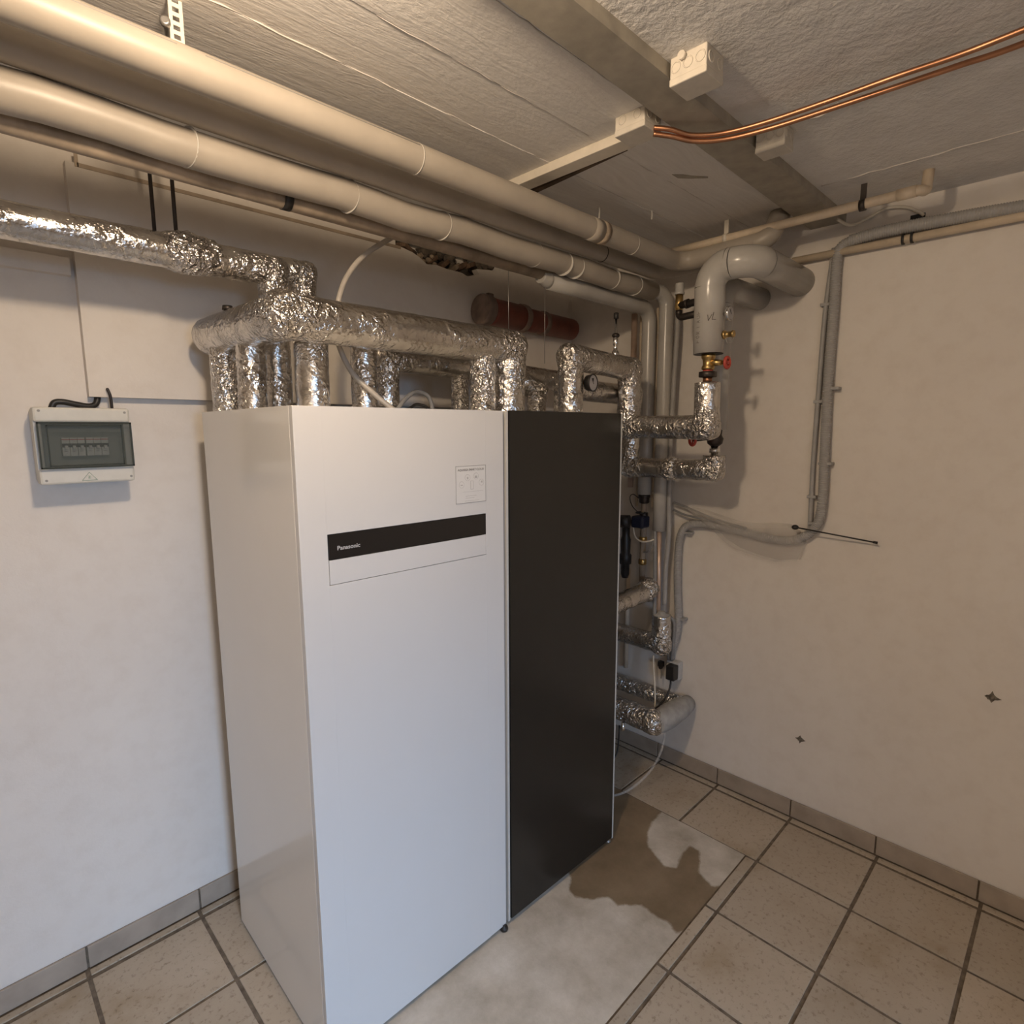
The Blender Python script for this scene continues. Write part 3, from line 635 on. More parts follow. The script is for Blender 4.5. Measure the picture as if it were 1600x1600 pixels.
def corrugated(mb, pts, r, pitch=0.0075, amp=0.0016, seg=14):
    pts = [Vector(p) for p in pts]; L = [0]
    for i in range(1, len(pts)): L.append(L[-1] + (pts[i] - pts[i - 1]).length)
    n = int(L[-1] / (pitch / 4)); out = []; rad = []; j = 0
    for i in range(n + 1):
        d = L[-1] * i / n
        while j < len(L) - 2 and L[j + 1] < d: j += 1
        f = (d - L[j]) / max(1e-9, L[j + 1] - L[j]); out.append(pts[j].lerp(pts[j + 1], f)); rad.append(r + amp * math.cos(i * PI / 2))
    return mb.sweep(out, rad, seg)
cc = thing('corrugated_conduit', 'thick grey corrugated conduit along the top of the right wall and down to the outlet', 'conduit', (-0.03, -1.4, 2.45))
obj('tube', corrugated(MB(), spline([(-0.028, -3.2, 2.42), (-0.028, -2.2, 2.435), (-0.028, -1.8, 2.452), (-0.028, -1.55, 2.460), (-0.028, -1.43, 2.452)], 12), .0215), 'grey_conduit', cc)
obj('tube', corrugated(MB(), spline([(-0.028, -1.455, 2.455), (-0.028, -1.405, 2.44), (-0.028, -1.388, 2.39), (-0.028, -1.389, 2.2), (-0.028, -1.388, 1.92), (-0.028, -1.395, 1.6), (-0.028, -1.398, 1.45), (-0.028, -1.385, 1.35), (-0.028, -1.33, 1.285), (-0.028, -1.24, 1.262), (-0.028, -1.10, 1.275), (-0.028, -0.95, 1.290), (-0.028, -0.86, 1.290), (-0.028, -0.795, 1.270), (-0.028, -0.765, 1.21), (-0.028, -0.757, 1.10), (-0.028, -0.762, 0.95), (-0.028, -0.772, 0.80), (-0.028, -0.762, 0.70), (-0.028, -0.738, 0.62), (-0.028, -0.738, 0.575)], 8), .0185), 'grey_conduit', cc)
for (y, z) in ((-1.376, 1.35), (-1.40, 1.60), (-0.785, 0.80), (-0.80, 1.24), (-1.405, 1.9)): obj('wall_clip', MB().box((-0.04, y - .026, z - .006), (0, y + .026, z + .006), .003), 'grey_conduit', cc)
tc2 = thing('thin_conduit', 'thin grey conduit running down the wall just left of the corrugated one', 'conduit', (-0.02, -1.36, 1.3))
obj('tube', MB().sweep(spline([(-0.018, -1.372, 2.44), (-0.018, -1.356, 2.2), (-0.018, -1.352, 1.9), (-0.018, -1.350, 1.6), (-0.018, -1.355, 1.31)]), .0095, 12), 'grey_conduit', tc2)
for z in (2.23, 1.85, 1.46): obj('wall_clip', MB().box((-0.028, -1.372, z - .006), (0, -1.336, z + .006), .002), 'grey_conduit', tc2)
tag(obj('white_cable', MB().sweep(spline([(-0.10, -1.40, 2.52), (-0.035, -1.43, 2.507), (-0.02, -1.48, 2.522), (-0.016, -1.54, 2.543), (-0.016, -1.60, 2.532), (-0.010, -1.64, 2.508), (0.0, -1.655, 2.495)]), .0055, 8), 'cream_plastic'), 'pale cable looping from the beam end to a dark gap in the wall', 'cable')
struct('trim_5', MB().box((-0.002, -1.66, 2.488), (0, -1.615, 2.503)), 'gap')

# ------------------------------------------------------------------ big supply pipe VL
vx, vy, rv = -0.47, -1.09, 0.0555
vl = thing('supply_pipe', 'thick grey insulated pipe marked VL, dropping from an elbow that enters the right wall', 'pipe', (vx, vy, 2.02))
pipe_parts(vl, [(vx, vy - .006, 2.024), (vx, vy, 2.338), (vx, -1.25, 2.338), (0.0, -1.248, 2.336)], rv, [.072, .072], 'grey_pipe', 'sleeve', 'elbow', 28)
obj('end_cap', MB().cyl((vx, vy - .006, 2.0225), (vx, vy - .006, 2.0245), rv - .002, 24), 'black', vl)
def strokes(lines, ang0, zz0, h, rot=False):
    """marker strokes wrapped on the sleeve; lines in letter space (x right, y up)"""
    mb = MB()
    for ln in lines:
        pts = []
        for a, b in zip(ln[:-1], ln[1:]):
            for t in (0, .33, .66, 1): pts.append((a[0] + (b[0] - a[0]) * t, a[1] + (b[1] - a[1]) * t))
        P = []
        for x, y in pts:
            sx, sz = (x * h, y * h) if not rot else (-y * h, x * h)
            an = ang0 + sx / rv; P.append((vx + math.sin(an) * rv * 1.002, vy - .003 - math.cos(an) * rv * 1.002, zz0 + sz))
        mb.sweep(P, .0011 if not rot else .0008, 5)
    return mb
# facing angle of the camera: direction from pipe to camera
fa = math.atan2(-2.5934 - vx, -(-2.1727 - vy))
mk = strokes([[(0, 1.1), (.12, 0), (.75, 1.15)], [(1.05, 1.5), (.8, .2), (1.5, .2)]], fa - 0.10, 2.137, .020)
obj('marking', mk, 'pencil', vl)['label'] = 'letters VL written in marker'
LET = {'F': [[(0, 0), (0, 1), (.6, 1)], [(0, .5), (.5, .5)]], 'O': [[(.3, 0), (0, .3), (0, .7), (.3, 1), (.6, .7), (.6, .3), (.3, 0)]], 'R': [[(0, 0), (0, 1), (.5, .9), (.5, .6), (0, .5), (.6, 0)]], 'L': [[(0, 1), (0, 0), (.5, 0)]], 'A': [[(0, 0), (.3, 1), (.6, 0)], [(.1, .4), (.5, .4)]], 'U': [[(0, 1), (0, .2), (.3, 0), (.6, .2), (.6, 1)]], ' ': []}
ln = []; cx = 0
for ch in 'FOR LAUF':
    ln += [[(x + cx, y) for x, y in s] for s in LET[ch]]; cx += 1.02 if ch != ' ' else .55
obj('marking', strokes(ln, fa - 0.62, 2.062, .0155, True), 'pencil_pale', vl)
# valve below VL
va = thing('stop_valve', 'brass stop valve with a red handwheel under the pipe marked VL', 'valve', (vx, vy - .006, 1.93))
c = Vector((vx, vy - .007, 0))
obj('body', MB().lathe((vx, vy - .007, 1.962), (0, 0, 1), [(0, .017), (.006, .024), (.014, .024), (.022, .019), (.040, .021), (.048, .026), (.062, .026), (.064, .016)], 12).cyl((vx, vy - .01, 1.992), (vx - .0, vy - .062, 1.988), .014, 12, .010), 'brass', va)
obj('spindle', MB().cyl((vx, vy - .06, 1.988), (vx, vy - .085, 1.986), .006, 10), 'brass', va)
hw = MB(); hc = (vx - .0, vy - .082, 1.986); hd = (0, 1, 0)
hw.torus(hc, hd, .019, .0065, 24, 8)
for k in range(3):
    a = 2 * PI * k / 3 + .4; hw.cyl(hc, (hc[0] + math.cos(a) * .018, hc[1], hc[2] + math.sin(a) * .018), .003, 6)
hw.cyl((hc[0], hc[1] - .005, hc[2]), (hc[0], hc[1] + .005, hc[2]), .007, 10)
obj('handwheel', hw, 'red', va)
obj('union_nut', MB().lathe((vx, vy - .007, 1.937), (0, 0, 1), [(0, .030), (.002, .033), (.020, .033), (.022, .030)], 6), 'dark_metal', va)
obj('tail', MB().cyl((vx, vy - .007, 1.915), (vx, vy - .007, 1.940), .017, 16), 'copper', va); obj('seal', MB().cyl((vx, vy - .007, 1.958), (vx, vy - .007, 1.964), .019, 16), 'red', va)
th = thing('thermometer', 'round dial thermometer on the side of the pipe marked VL', 'gauge', (vx + .04, vy - .06, 2.145))
td = Vector((.02, -1, 0)).normalized(); tb = Vector((vx, vy - .003, 2.163)) + td * rv
obj('case', MB().lathe(tb, td, [(-.004, .006), (.012, .006), (.012, .013), (.016, .0265), (.026, .0265), (.027, .025)], 22), 'chrome', th)
obj('dial', MB().lathe(tb + td * .0268, td, [(0, .0225), (.0016, .0225)], 20), 'dial', th)
obj('needle', MB().box((-.001, -.0004, -.004), (.001, .0004, .017), 0, Matrix.Translation(tb + td * .0292) @ td.to_track_quat('Y', 'Z').to_matrix().to_4x4() @ Matrix.Rotation(.7, 4, 'Y')), 'black', th)
dv = thing('drain_cock', 'small brass drain cock with a wire loop, below the thermometer', 'valve', (vx + .03, vy - .06, 2.08)); db = Vector((vx, vy - .003, 2.088)) + td * rv
obj('body', MB().lathe(db - td * .004, td, [(0, .012), (.008, .012), (.008, .016), (.016, .016), (.016, .0105), (.040, .0105), (.040, .013), (.048, .013)], 10), 'brass', dv)
obj('wire_loop', MB().sweep(spline([db + td * .012 + Vector((0, 0, -.010)), db + td * .02 + Vector((0, 0, -.03)), db + td * .035 + Vector((0, 0, -.030)), db + td * .045 + Vector((0, 0, -.010))]), .001, 6), 'steel', dv)

# return pipe behind it
rx, ry = -0.30, -1.055
rt = thing('return_pipe', 'grey insulated pipe behind the one marked VL, entering the wall below its elbow', 'pipe', (rx, ry, 1.74))
pipe_parts(rt, [(rx, ry, 1.738), (rx, ry, 2.305), (0, ry - .03, 2.295)], .046, [.07], 'grey_pipe', 'sleeve', 'elbow', 24)
rv2 = thing('stop_valve', 'dark valve with a red handle under the grey return pipe, half behind the foil elbow', 'valve', (rx, ry, 1.66))
obj('body', MB().lathe((rx, ry, 1.672), (0, 0, 1), [(0, .018), (.01, .03), (.03, .034), (.045, .026), (.065, .028), (.07, .02)], 10), 'dark_metal', rv2)
obj('union', MB().lathe((rx, ry, 1.632), (0, 0, 1), [(0, .015), (.012, .015), (.012, .022), (.03, .022), (.03, .016), (.042, .016)], 10), 'chrome', rv2)
hc = Vector((rx - .095, ry + .05, 1.697)); obj('spindle', MB().cyl((rx, ry, 1.705), hc, .007, 10), 'dark_metal', rv2)
obj('handwheel', MB().torus(hc, (-.8, .45, 0), .021, .006, 22, 8).cyl(hc + Vector((0, 0, .02)), hc - Vector((0, 0, .02)), .003, 6), 'red', rv2)
# brass air vent left of VL
av = thing('safety_valve', 'brass valve with a white cap and black elbow left of the pipe marked VL', 'valve', (-0.36, -0.90, 2.2))
ax, ay = -0.36, -0.903
obj('cap', MB().lathe((ax, ay, 2.288), (0, 0, 1), [(0, .020), (.008, .0205), (.009, .0185), (.042, .0175), (.045, .014)], 14), 'outlet', av)
obj('body', MB().lathe((ax, ay, 2.222), (0, 0, 1), [(0, .013), (.012, .015), (.014, .0165), (.066, .0155)], 14), 'brass', av)
pipe_parts(av, [(ax, ay, 2.226), (ax, ay, 2.196), (ax - .03, ay - .13, 2.198)], .014, .02, 'dark_metal', 'tail', 'pipe_elbow', 12)
obj('side_branch', MB().cyl((ax, ay, 2.245), (ax - .03, ay - .14, 2.243), .015, 12).cyl((ax - .006, ay - .035, 2.245), (ax - .010, ay - .048, 2.245), .019, 8), 'dark_metal', av)

# ------------------------------------------------------------------ foil ducts
def foil_sweep(a, b, r, jit, e0, e1, seg=26, jsc=26, seed=0):
    """one straight wrapped run; e0/e1: run on past a corner and crumple there"""
    a, b = Vector(a), Vector(b); d = (b - a).normalized(); L0 = (b - a).length
    A = a - d * (r * 0.86 if e0 else 0); B = b + d * (r * 0.86 if e1 else 0); L = (B - A).length; n = max(4, int(L / .009))
    pts = [A.lerp(B, i / n) for i in range(n + 1)]; rad = []
    for i in range(n + 1):
        t = L * i / n; k = 1.0
        for e, u in ((e0, t), (e1, L - t)):
            if e and u < r * .5: k = min(k, 0.80 + 0.20 * math.sin(min(1, u / (r * .5)) * PI / 2))
        rad.append(r * k)
    mb = MB(); mb.sweep(pts, rad, seg, True); mb.cr = []
    for q, v in enumerate(mb.v):
        i = min(q // seg, n); t = L * i / n; c = pts[i]; w = v - c; w.normalize()
        near = max(math.exp(-((t - r) / (1.3 * r)) ** 2) if e0 else 0, math.exp(-((L - t - r) / (1.3 * r)) ** 2) if e1 else 0)
        J = jit * (0.55 + 1.5 * near)
        h = noise.noise(v * jsc + Vector((seed, 0, 0))) + 0.7 * (1 - 2 * abs(noise.noise(v * jsc * 2.3 + Vector((0, seed, 0))))) + 0.35 * (1 - 2 * abs(noise.noise(v * jsc * 5)))
        mb.v[q] = v + w * (J * h); mb.cr.append(min(1, near))
    return mb
def duct(label, pts, r, R=.075, jit=.0022, loc=None, seg=26, jsc=26, seed=0):
    t = thing('foil_duct', label, 'duct', loc or tuple(pts[-1]), 'foil wrapped pipes')
    for i in range(len(pts) - 1):
        obj('foil_run', foil_sweep(pts[i], pts[i + 1], r, jit * .9, i > 0, i < len(pts) - 2, seg, jsc, seed + i), 'foil', t)
    return t
zc = 1.796
d1 = duct('foil pipe along the left wall at the upper left, bending down at its right end', [(-4.4, -0.33, 2.244), (-1.80, -0.33, 2.226), (-1.806, -0.33, zc)], .043, .06, seed=1)
bz = MB(); bz.sweep([(-2.10 + .012 * k, -0.33, 2.233) for k in range(13)], [.043, .048, .053, .055, .056, .057, .056, .056, .054, .053, .050, .047, .043], 24, True, .007, 55); obj('foil_collar', bz, 'foil', d1)
duct('foil pipe behind the upper left one, bending down just right of it', [(-4.4, -0.235, 2.258), (-1.655, -0.235, 2.262), (-1.658, -0.235, zc)], .040, .06, seed=2)
for i, (x, y) in enumerate(((-2.062, -0.33), (-2.09, -0.235))):
    tag(obj('hanger_rod', MB().cyl((x, y, 2.27), (x, y, ZC), .0052, 8), 'dark_metal'), ['dark threaded rod holding the crumpled collar of the foil pipe', 'dark threaded rod left of the other, behind it'][i], 'rod', 'hanger rods')
zd = 2.036
d2 = duct('wide foil pipe forming a corner over the white cabinet, ending in the black one', [(-1.936, -0.165, zd), (-1.915, -0.655, zd), (-1.10, -0.655, 2.033), (-1.105, -0.655, zc)], .0585, [.02, .03, .05], .0026, seed=3)
obj('foil_riser', MB().sweep([(-1.932, -0.25, zc + (zd - zc) * k / 16) for k in range(17)], .042, 20, True, .003, 30, 4), 'foil', d2)
obj('foil_riser', MB().sweep([(-1.228, -0.655, zc + (zd - .01 - zc) * k / 16) for k in range(17)], .044, 20, True, .003, 30, 5), 'foil', d2)
obj('air_vent', MB().lathe((-1.93, -0.30, zd + .05), (0, 0, 1), [(0, .010), (.014, .010), (.014, .016), (.026, .014)], 12), 'dark_metal', d2)
duct('crumpled foil riser under the corner of the wide foil pipe', [(-1.915, -0.42, zd), (-1.92, -0.42, zc)], .039, .05, .005, seed=6)
duct('foil riser nearest the camera under the corner pipe of the white cabinet', [(-1.800, -0.56, 1.99), (-1.803, -0.56, zc)], .046, .05, .004, seed=16)
d6 = duct('foil pipe behind the wide one, running to the right toward the wall', [(-1.46, -0.42, zc), (-1.46, -0.42, 1.985), (-0.865, -0.42, 1.972), (-0.78, -0.50, 1.90), (-0.815, -0.52, zc)], .040, [.06, .05, .05], .0026, seed=7)
obj('foil_riser', MB().sweep([(-1.135, -0.42, zc + .18 * k / 14) for k in range(15)], .034, 20, True, .003, 30, 5), 'foil', d6)
duct('foil riser between the corner cluster and the wide elbow, left one of a pair', [(-1.585, -0.48, 2.02), (-1.585, -0.48, zc)], .041, .05, .0030, seed=8)
duct('thin foil pipe low along the left wall behind all others', [(-1.35, -0.22, 2.02), (-0.35, -0.22, 1.985)], .050, .05, .0022, seed=18)
# right hand circuits
d4 = duct('foil pipe with the pressure gauge, stepping over the black cabinet to the valve under VL', [(-0.862, -0.745, zc), (-0.862, -0.745, 2.012), (-0.455, -0.735, 1.995), (-0.462, -0.735, 1.752), (vx, vy - .012, 1.748), (vx, vy - .007, 1.917)], .0465, [.055, .055, .055, .055], .0026, seed=9)
d5 = duct('foil pipe behind the gauge one, leading to the dark valve of the return pipe', [(-0.775, -0.645, zc), (-0.775, -0.645, 1.905), (-0.300, -0.645, 1.895), (-0.305, -0.645, 1.568), (rx, ry, 1.572), (rx, ry, 1.634)], .043, [.05, .05, .055, .05], .0028, seed=10)
obj('foil_lump', MB().sweep([(-0.303, -0.83 - .012 * k, 1.57) for k in range(6)], [.044, .050, .053, .052, .050, .044], 22, True, .007, 60), 'foil', d5)
ga = thing('pressure_gauge', 'black round pressure gauge on the foil pipe over the black cabinet', 'gauge', (-0.80, -0.80, 1.9)); gd = Vector((.10, -1, -.02)).normalized(); gb = Vector((-0.80, -0.752, 1.918))
obj('stem', MB().cyl(Vector((-0.862, -0.76, 1.915)), gb + gd * .02, .008, 10), 'brass', ga)
obj('case', MB().lathe(gb + gd * .022, gd, [(0, .012), (.002, .029), (.024, .033), (.028, .033), (.028, .029), (.026, .029)], 24), 'black', ga)
obj('dial', MB().lathe(gb + gd * .0455, gd, [(0, .0287), (.003, .0287)], 22), 'dial', ga)
nd = MB(); GX = Matrix.Translation(gb + gd * .0497) @ gd.to_track_quat('Y', 'Z').to_matrix().to_4x4()
nd.box((-.0012, -.0004, -.005), (.0012, .0004, .019), 0, GX @ Matrix.Rotation(.55, 4, 'Y')); nd.add([GX @ Vector(p) for p in ((0, 0, -.002), (.010, 0, .016), (-.003, 0, .018))], [[0, 1, 2]])
obj('needle', nd, 'black', ga)
av2 = thing('air_vent', 'chrome air vent with a dark cap standing on the foil pipe over the black cabinet', 'valve', (-0.567, -0.738, 2.03))
obj('body', MB().lathe((-0.567, -0.738, 2.035), (0, 0, 1), [(0, .014), (.012, .0165), (.024, .014), (.030, .008), (.045, .008), (.052, .012), (.080, .010), (.085, .006), (.16, .0045)], 14), 'chrome', av2)
obj('ball', MB().ball((-0.567, -0.738, 2.122), .014, 14, 8, (1.15, 1.15, .8)), 'dark_metal', av2)
obj('cap', MB().lathe((-0.567, -0.738, 2.188), (0, 0, 1), [(0, .009), (.001, .0105), (.022, .0105), (.024, .008)], 10), 'black', av2)

# drain pipe
dp = thing('drain_pipe', 'dusty red-brown plastic drain pipe with sockets on the left wall', 'pipe', (-0.4, -0.1, 2.2))
obj('tube', MB().sweep([(-0.70, -0.105, 2.292), (-0.09, -0.105, 2.276)], .055, 28), 'pvc_red', dp); obj('tube', MB().ball((-0.09, -0.105, 2.276), .055, 20, 12, (.5, 1, 1)), 'pvc_red', dp)
def sock(x0, x1, r, m='pvc_dust'): obj('socket', MB().lathe((x0, -0.105, 2.2925 - .026 * (x0 + .7)), (1, 0, -.026), [(0, r - .004), (.004, r), (.016, r + .002), (.02, r), (x1 - x0 - .004, r), (x1 - x0, r - .006)], 28), m, dp)
sock(-0.745, -0.69, .069); sock(-0.685, -0.46, .0615, 'pvc_red'); sock(-0.485, -0.45, .066); sock(-0.335, -0.30, .058)
obj('lug', MB().box((-0.70, -0.115, 2.352), (-0.665, -0.095, 2.372), .003).box((-0.49, -0.115, 2.338), (-0.455, -0.095, 2.353), .003), 'pvc_dust', dp)

# ------------------------------------------------------------------ corner: thin risers, valves, low ducts
ca = thing('riser_pipe', 'thin pinkish bare riser pipe at the far left of the corner pipes', 'pipe', (-0.1, -0.516, 1.9))
obj('tube', MB().cyl((-0.1, -0.516, 1.45), (-0.1, -0.516, 2.30), .0145, 12), 'old_copper', ca)
cb = thing('riser_pipe', 'very thin pale riser pipe between the pinkish riser and the first grey sleeve', 'pipe', (-0.09, -0.548, 1.9)); obj('tube', MB().cyl((-0.06, -0.53, 1.35), (-0.06, -0.53, 2.30), .007, 10), 'cream_pipe', cb)
for z in (1.42, 2.2): obj('wall_clip', MB().box((-0.066, -0.538, z), (0, -0.522, z + .012), .002), 'cream_plastic', cb)
cb2 = thing('riser_pipe', 'very thin pale riser pipe between the two grey sleeves in the corner', 'pipe', (-0.09, -0.64, 1.9)); obj('tube', MB().cyl((-0.05, -0.615, 1.35), (-0.05, -0.615, 2.32), .008, 10), 'cream_pipe', cb2)
for z in (1.42, 2.2): obj('wall_clip', MB().box((-0.057, -0.623, z), (0, -0.607, z + .012), .002), 'cream_plastic', cb2)
gh = thing('grey_hose', 'slightly wavy grey hose beside the right grey sleeve in the corner', 'hose', (-0.08, -0.73, 1.3))
obj('tube', MB().sweep(spline([(-0.085, -0.735, 2.33), (-0.085, -0.742, 2.2), (-0.085, -0.735, 2.0), (-0.085, -0.728, 1.7), (-0.085, -0.730, 1.4), (-0.085, -0.735, 1.25), (-0.08, -0.728, 1.14), (-0.08, -0.722, 1.05), (-0.08, -0.722, 0.87)]), .0115, 10), 'grey_conduit', gh)
gh2 = thing('grey_hose', 'short grey hose left of the pale copper tube below the corner sleeve', 'hose', (-0.1, -0.69, .9))
obj('tube', MB().sweep(spline([(-0.11, -0.672, 1.25), (-0.125, -0.685, 1.15), (-0.125, -0.690, 1.0), (-0.125, -0.695, .80)]), .010, 10), 'grey_hose', gh2)
ct = thing('copper_tube', 'pale copper tube between the corner sleeve and the low foil wrap', 'pipe', (-0.1, -0.703, .8)); obj('tube', MB().cyl((-0.1, -0.703, .74), (-0.1, -0.69, 1.25), .0115, 12), 'old_copper', ct)
lf = duct('low foil pipe bending up around the pale copper tube, beside the outlet', [(-0.105, -0.06, .672), (-0.105, -0.725, .672), (-0.105, -0.722, .825)], .046, .05, .0040, seed=11)
obj('foil_end', MB().lathe((-0.105, -0.722, .823), (0, 0, 1), [(0, .045), (.006, .038), (.010, .02), (.02, .016)], 16), 'grey_foam', lf)
obj('foil_lump', MB().ball((-0.115, -0.735, .668), .049, 18, 12), 'foil', lf)
tag(obj('drain_hose', MB().sweep(spline([(-0.07, -0.742, .815), (-0.055, -0.765, .78), (-0.05, -0.762, .68), (-0.045, -0.752, .58)]), .009, 10), 'grey_hose'), 'grey hose dropping along the right side of the low foil wrap', 'hose')
lf2 = duct('short low foil pipe ending in a torn collar, above the other low ones', [(-0.698, -0.650, .918), (-0.16, -0.665, .945)], .044, .05, .0045, seed=12)
obj('torn_end', MB().sweep([(-0.19 + .012 * k, -0.665, .945 + .003 * k) for k in range(9)], [.046, .052, .054, .055, .054, .052, .048, .040, .028], 20, True, .008, 50), 'foil', lf2)
bt = thing('bypass_tube', 'dark bare tube with fittings behind the black cabinet edge', 'pipe', (-0.1, -0.6, .95))
obj('tube', MB().cyl((-0.1, -0.60, .96), (-0.1, -0.60, 1.45), .015, 12), 'brown_pipe', bt)
for z, r, h in ((1.375, .026, .05), (1.30, .022, .03), (1.18, .021, .025), (1.06, .021, .03), (1.40, .03, .02)): obj('fitting', MB().lathe((-0.1, -0.60, z), (0, 0, 1), [(0, r * .8), (.004, r), (h - .004, r), (h, r * .8)], 8), 'dark_metal' if z > 1.25 else 'brass', bt)
ac = thing('valve_actuator', 'blue-black valve motor with a black side knob, right of the black cabinet edge', 'actuator', (-0.13, -0.585, 1.25))
obj('motor', MB().box((-0.165, -0.635, 1.255), (-0.095, -0.565, 1.315), .010), 'blue_black', ac); obj('knob', MB().cyl((-0.165, -0.56, 1.285), (-0.18, -0.515, 1.283), .032, 16), 'black', ac)
obj('clip_ring', MB().torus((-0.13, -0.60, 1.33), (0, 0, 1), .022, .004, 16, 6), 'black', ac)
bv = thing('black_valve', 'column of black fittings hugging the black cabinet edge', 'valve', (-0.1, -0.50, 1.0))
obj('body', MB().lathe((-0.12, -0.51, 0.98), (0, 0, 1), [(0, .016), (.02, .022), (.07, .022), (.075, .030), (.12, .032), (.13, .024), (.2, .026), (.22, .020), (.29, .020)], 12), 'black', bv)
tag(obj('sensor_wire', MB().sweep(spline([(-0.13, -0.59, 1.40), (-0.14, -0.56, 1.42), (-0.13, -0.535, 1.40), (-0.13, -0.55, 1.36), (-0.13, -0.585, 1.33)]), .0022, 6), 'black'), 'thin black wire loop over the blue-black valve motor', 'wire')
tag(obj('white_cable', MB().sweep(spline([(-0.14, -0.565, 1.255), (-0.15, -0.585, 1.21), (-0.15, -0.62, 1.19), (-0.14, -0.66, 1.195), (-0.13, -0.68, 1.205)]), .0045, 8), 'cream_plastic'), 'pale cable sagging below the valve motor to the corner sleeve', 'cable')
tag(obj('grey_cable', MB().sweep(spline([(-0.12, -0.675, 1.22), (-0.13, -0.67, 1.17), (-0.13, -0.65, 1.14), (-0.12, -0.62, 1.13)]), .0045, 8), 'grey_hose'), 'short grey cable curling behind the pale cable', 'cable')
lf3 = thing('foil_duct', 'lowest foil pipe, a flat loop with a grey foam end near the floor', 'duct', (-0.2, -0.8, .3), 'foil wrapped pipes')
for kind, p in arcpath([(-0.315, -0.06, .372), (-0.315, -0.80, .372)], .05): obj('foil_run', MB().sweep(p, .056, 22, True, .004, 30), 'foil', lf3)
obj('foil_elbow', MB().sweep([(-0.315, -0.79 - .012 * k, .372) for k in range(8)], [.057, .060, .062, .062, .060, .055, .045, .03], 22, True, .005, 50), 'foil', lf3)
obj('foam_bridge', MB().sweep([(-0.33 + .03 * k, -0.845, .376) for k in range(11)], [.042, .052, .056, .057, .057, .056, .055, .053, .05, .045, .04], 20, True, .002, 30), 'grey_foam', lf3)['label'] = 'bare grey foam end'
obj('foil_run', MB().sweep([(-0.085, -0.06 - .012 * k, .385) for k in range(66)], .042, 20, True, .004, 34), 'foil', lf3)
tag(obj('wall_pipe', MB().cyl((-0.03, -0.47, .45), (-0.03, -0.47, 1.0), .012, 10), 'cream_pipe'), 'short pale pipe on the wall behind the low foil pipes', 'pipe')
so = thing('wall_outlet', 'grey-white wall outlet at the end of the corrugated conduit', 'outlet', (-0.02, -0.765, .49))
obj('box', MB().box((-0.048, -0.795, .478), (0, -0.722, .572), .008), 'outlet', so); obj('cover', MB().box((-0.054, -0.79, .485), (-0.046, -0.727, .555), .004), 'outlet', so)
pl = thing('power_plug', 'black plug pushed into the grey-white wall outlet', 'plug', (-0.075, -0.765, .49))
obj('body', MB().box((-0.098, -0.797, .492), (-0.052, -0.750, .568), .005), 'black', pl)
obj('cord', MB().sweep(spline([(-0.08, -0.772, .495), (-0.09, -0.775, .46), (-0.12, -0.775, .42), (-0.17, -0.765, .385), (-0.22, -0.75, .36)]), .005, 8), 'black', pl)
p5 = thing('loose_plug', 'small black plug dangling left of the wall outlet', 'plug', (-0.05, -0.68, .5)); obj('body', MB().box((-0.055, -0.705, .525), (-0.03, -0.678, .555), .004).ball((-0.043, -0.69, .522), .012, 10, 6), 'black', p5); obj('cord', MB().sweep(spline([(-0.045, -0.69, .52), (-0.05, -0.70, .50), (-0.06, -0.705, .47)]), .004, 8), 'grey_hose', p5)
tag(obj('pale_cable', MB().sweep(spline([(-0.10, -0.68, .60), (-0.11, -0.69, .53), (-0.13, -0.71, .47), (-0.17, -0.74, .40), (-0.19, -0.75, .375)]), .004, 8), 'cream_plastic'), 'thin pale cord hanging onto the lowest foil pipe', 'cord')
tag(obj('sensor_cable', MB().sweep(spline([(-0.36, -0.66, .31), (-0.37, -0.665, .24), (-0.39, -0.665, .17), (-0.46, -0.65, .11), (-0.56, -0.62, .08)]), .004, 8), 'black'), 'black cord dropping from the lowest foil pipe behind the cabinet', 'cord')
tag(obj('drain_fitting', MB().lathe((-0.36, -0.68, .292), (0, 0, 1), [(0, .008), (.008, .012), (.02, .012), (.025, .008), (.04, .008)], 10), 'chrome'), 'small chrome fitting under the lowest foil pipe', 'fitting')
tag(obj('clear_hose', MB().sweep(spline([(-0.25, -0.85, .33), (-0.265, -0.84, .22), (-0.30, -0.81, .12), (-0.36, -0.765, .045), (-0.43, -0.72, .008), (-0.52, -0.66, .007)]), .006, 8), 'film'), 'clear thin hose reaching the floor under the lowest foil pipe', 'hose')

# plastic bag over the conduit and the black rod
bag_pts = [(-0.80, 1.372), (-0.895, 1.358), (-0.98, 1.338), (-1.052, 1.322), (-1.13, 1.322), (-1.208, 1.333), (-1.27, 1.335), (-1.315, 1.312), (-1.345, 1.262), (-1.322, 1.186), (-1.231, 1.168), (-1.14, 1.18), (-1.058, 1.198), (-0.99, 1.232), (-0.94, 1.275), (-0.88, 1.318)]
nb = len(bag_pts); top = bag_pts[:8]; bot = bag_pts[8:][::-1]
vs = []; rows = 9
for i in range(8):
    for j in range(rows):
        f = j / (rows - 1); y = top[i][0] * (1 - f) + bot[i][0] * f; z = top[i][1] * (1 - f) + bot[i][1] * f
        x = -0.05 - 0.012 * math.sin(PI * f) + 0.010 * noise.noise(Vector((y * 18, z * 18, 3))); vs.append((x, y, z))
fs = [[i * rows + j, (i + 1) * rows + j, (i + 1) * rows + j + 1, i * rows + j + 1] for i in range(7) for j in range(rows - 1)]
bg = MB().add(vs, fs, True); bg.add([(v[0] + .048 if False else min(-0.004, v[0] + .044), v[1], v[2]) for v in vs], fs, True)
bo = thing('plastic_bag', 'crumpled clear plastic bag draped over the conduit bend on the right wall', 'bag', (-0.05, -1.15, 1.17))
obj('film', bg, 'film', bo)
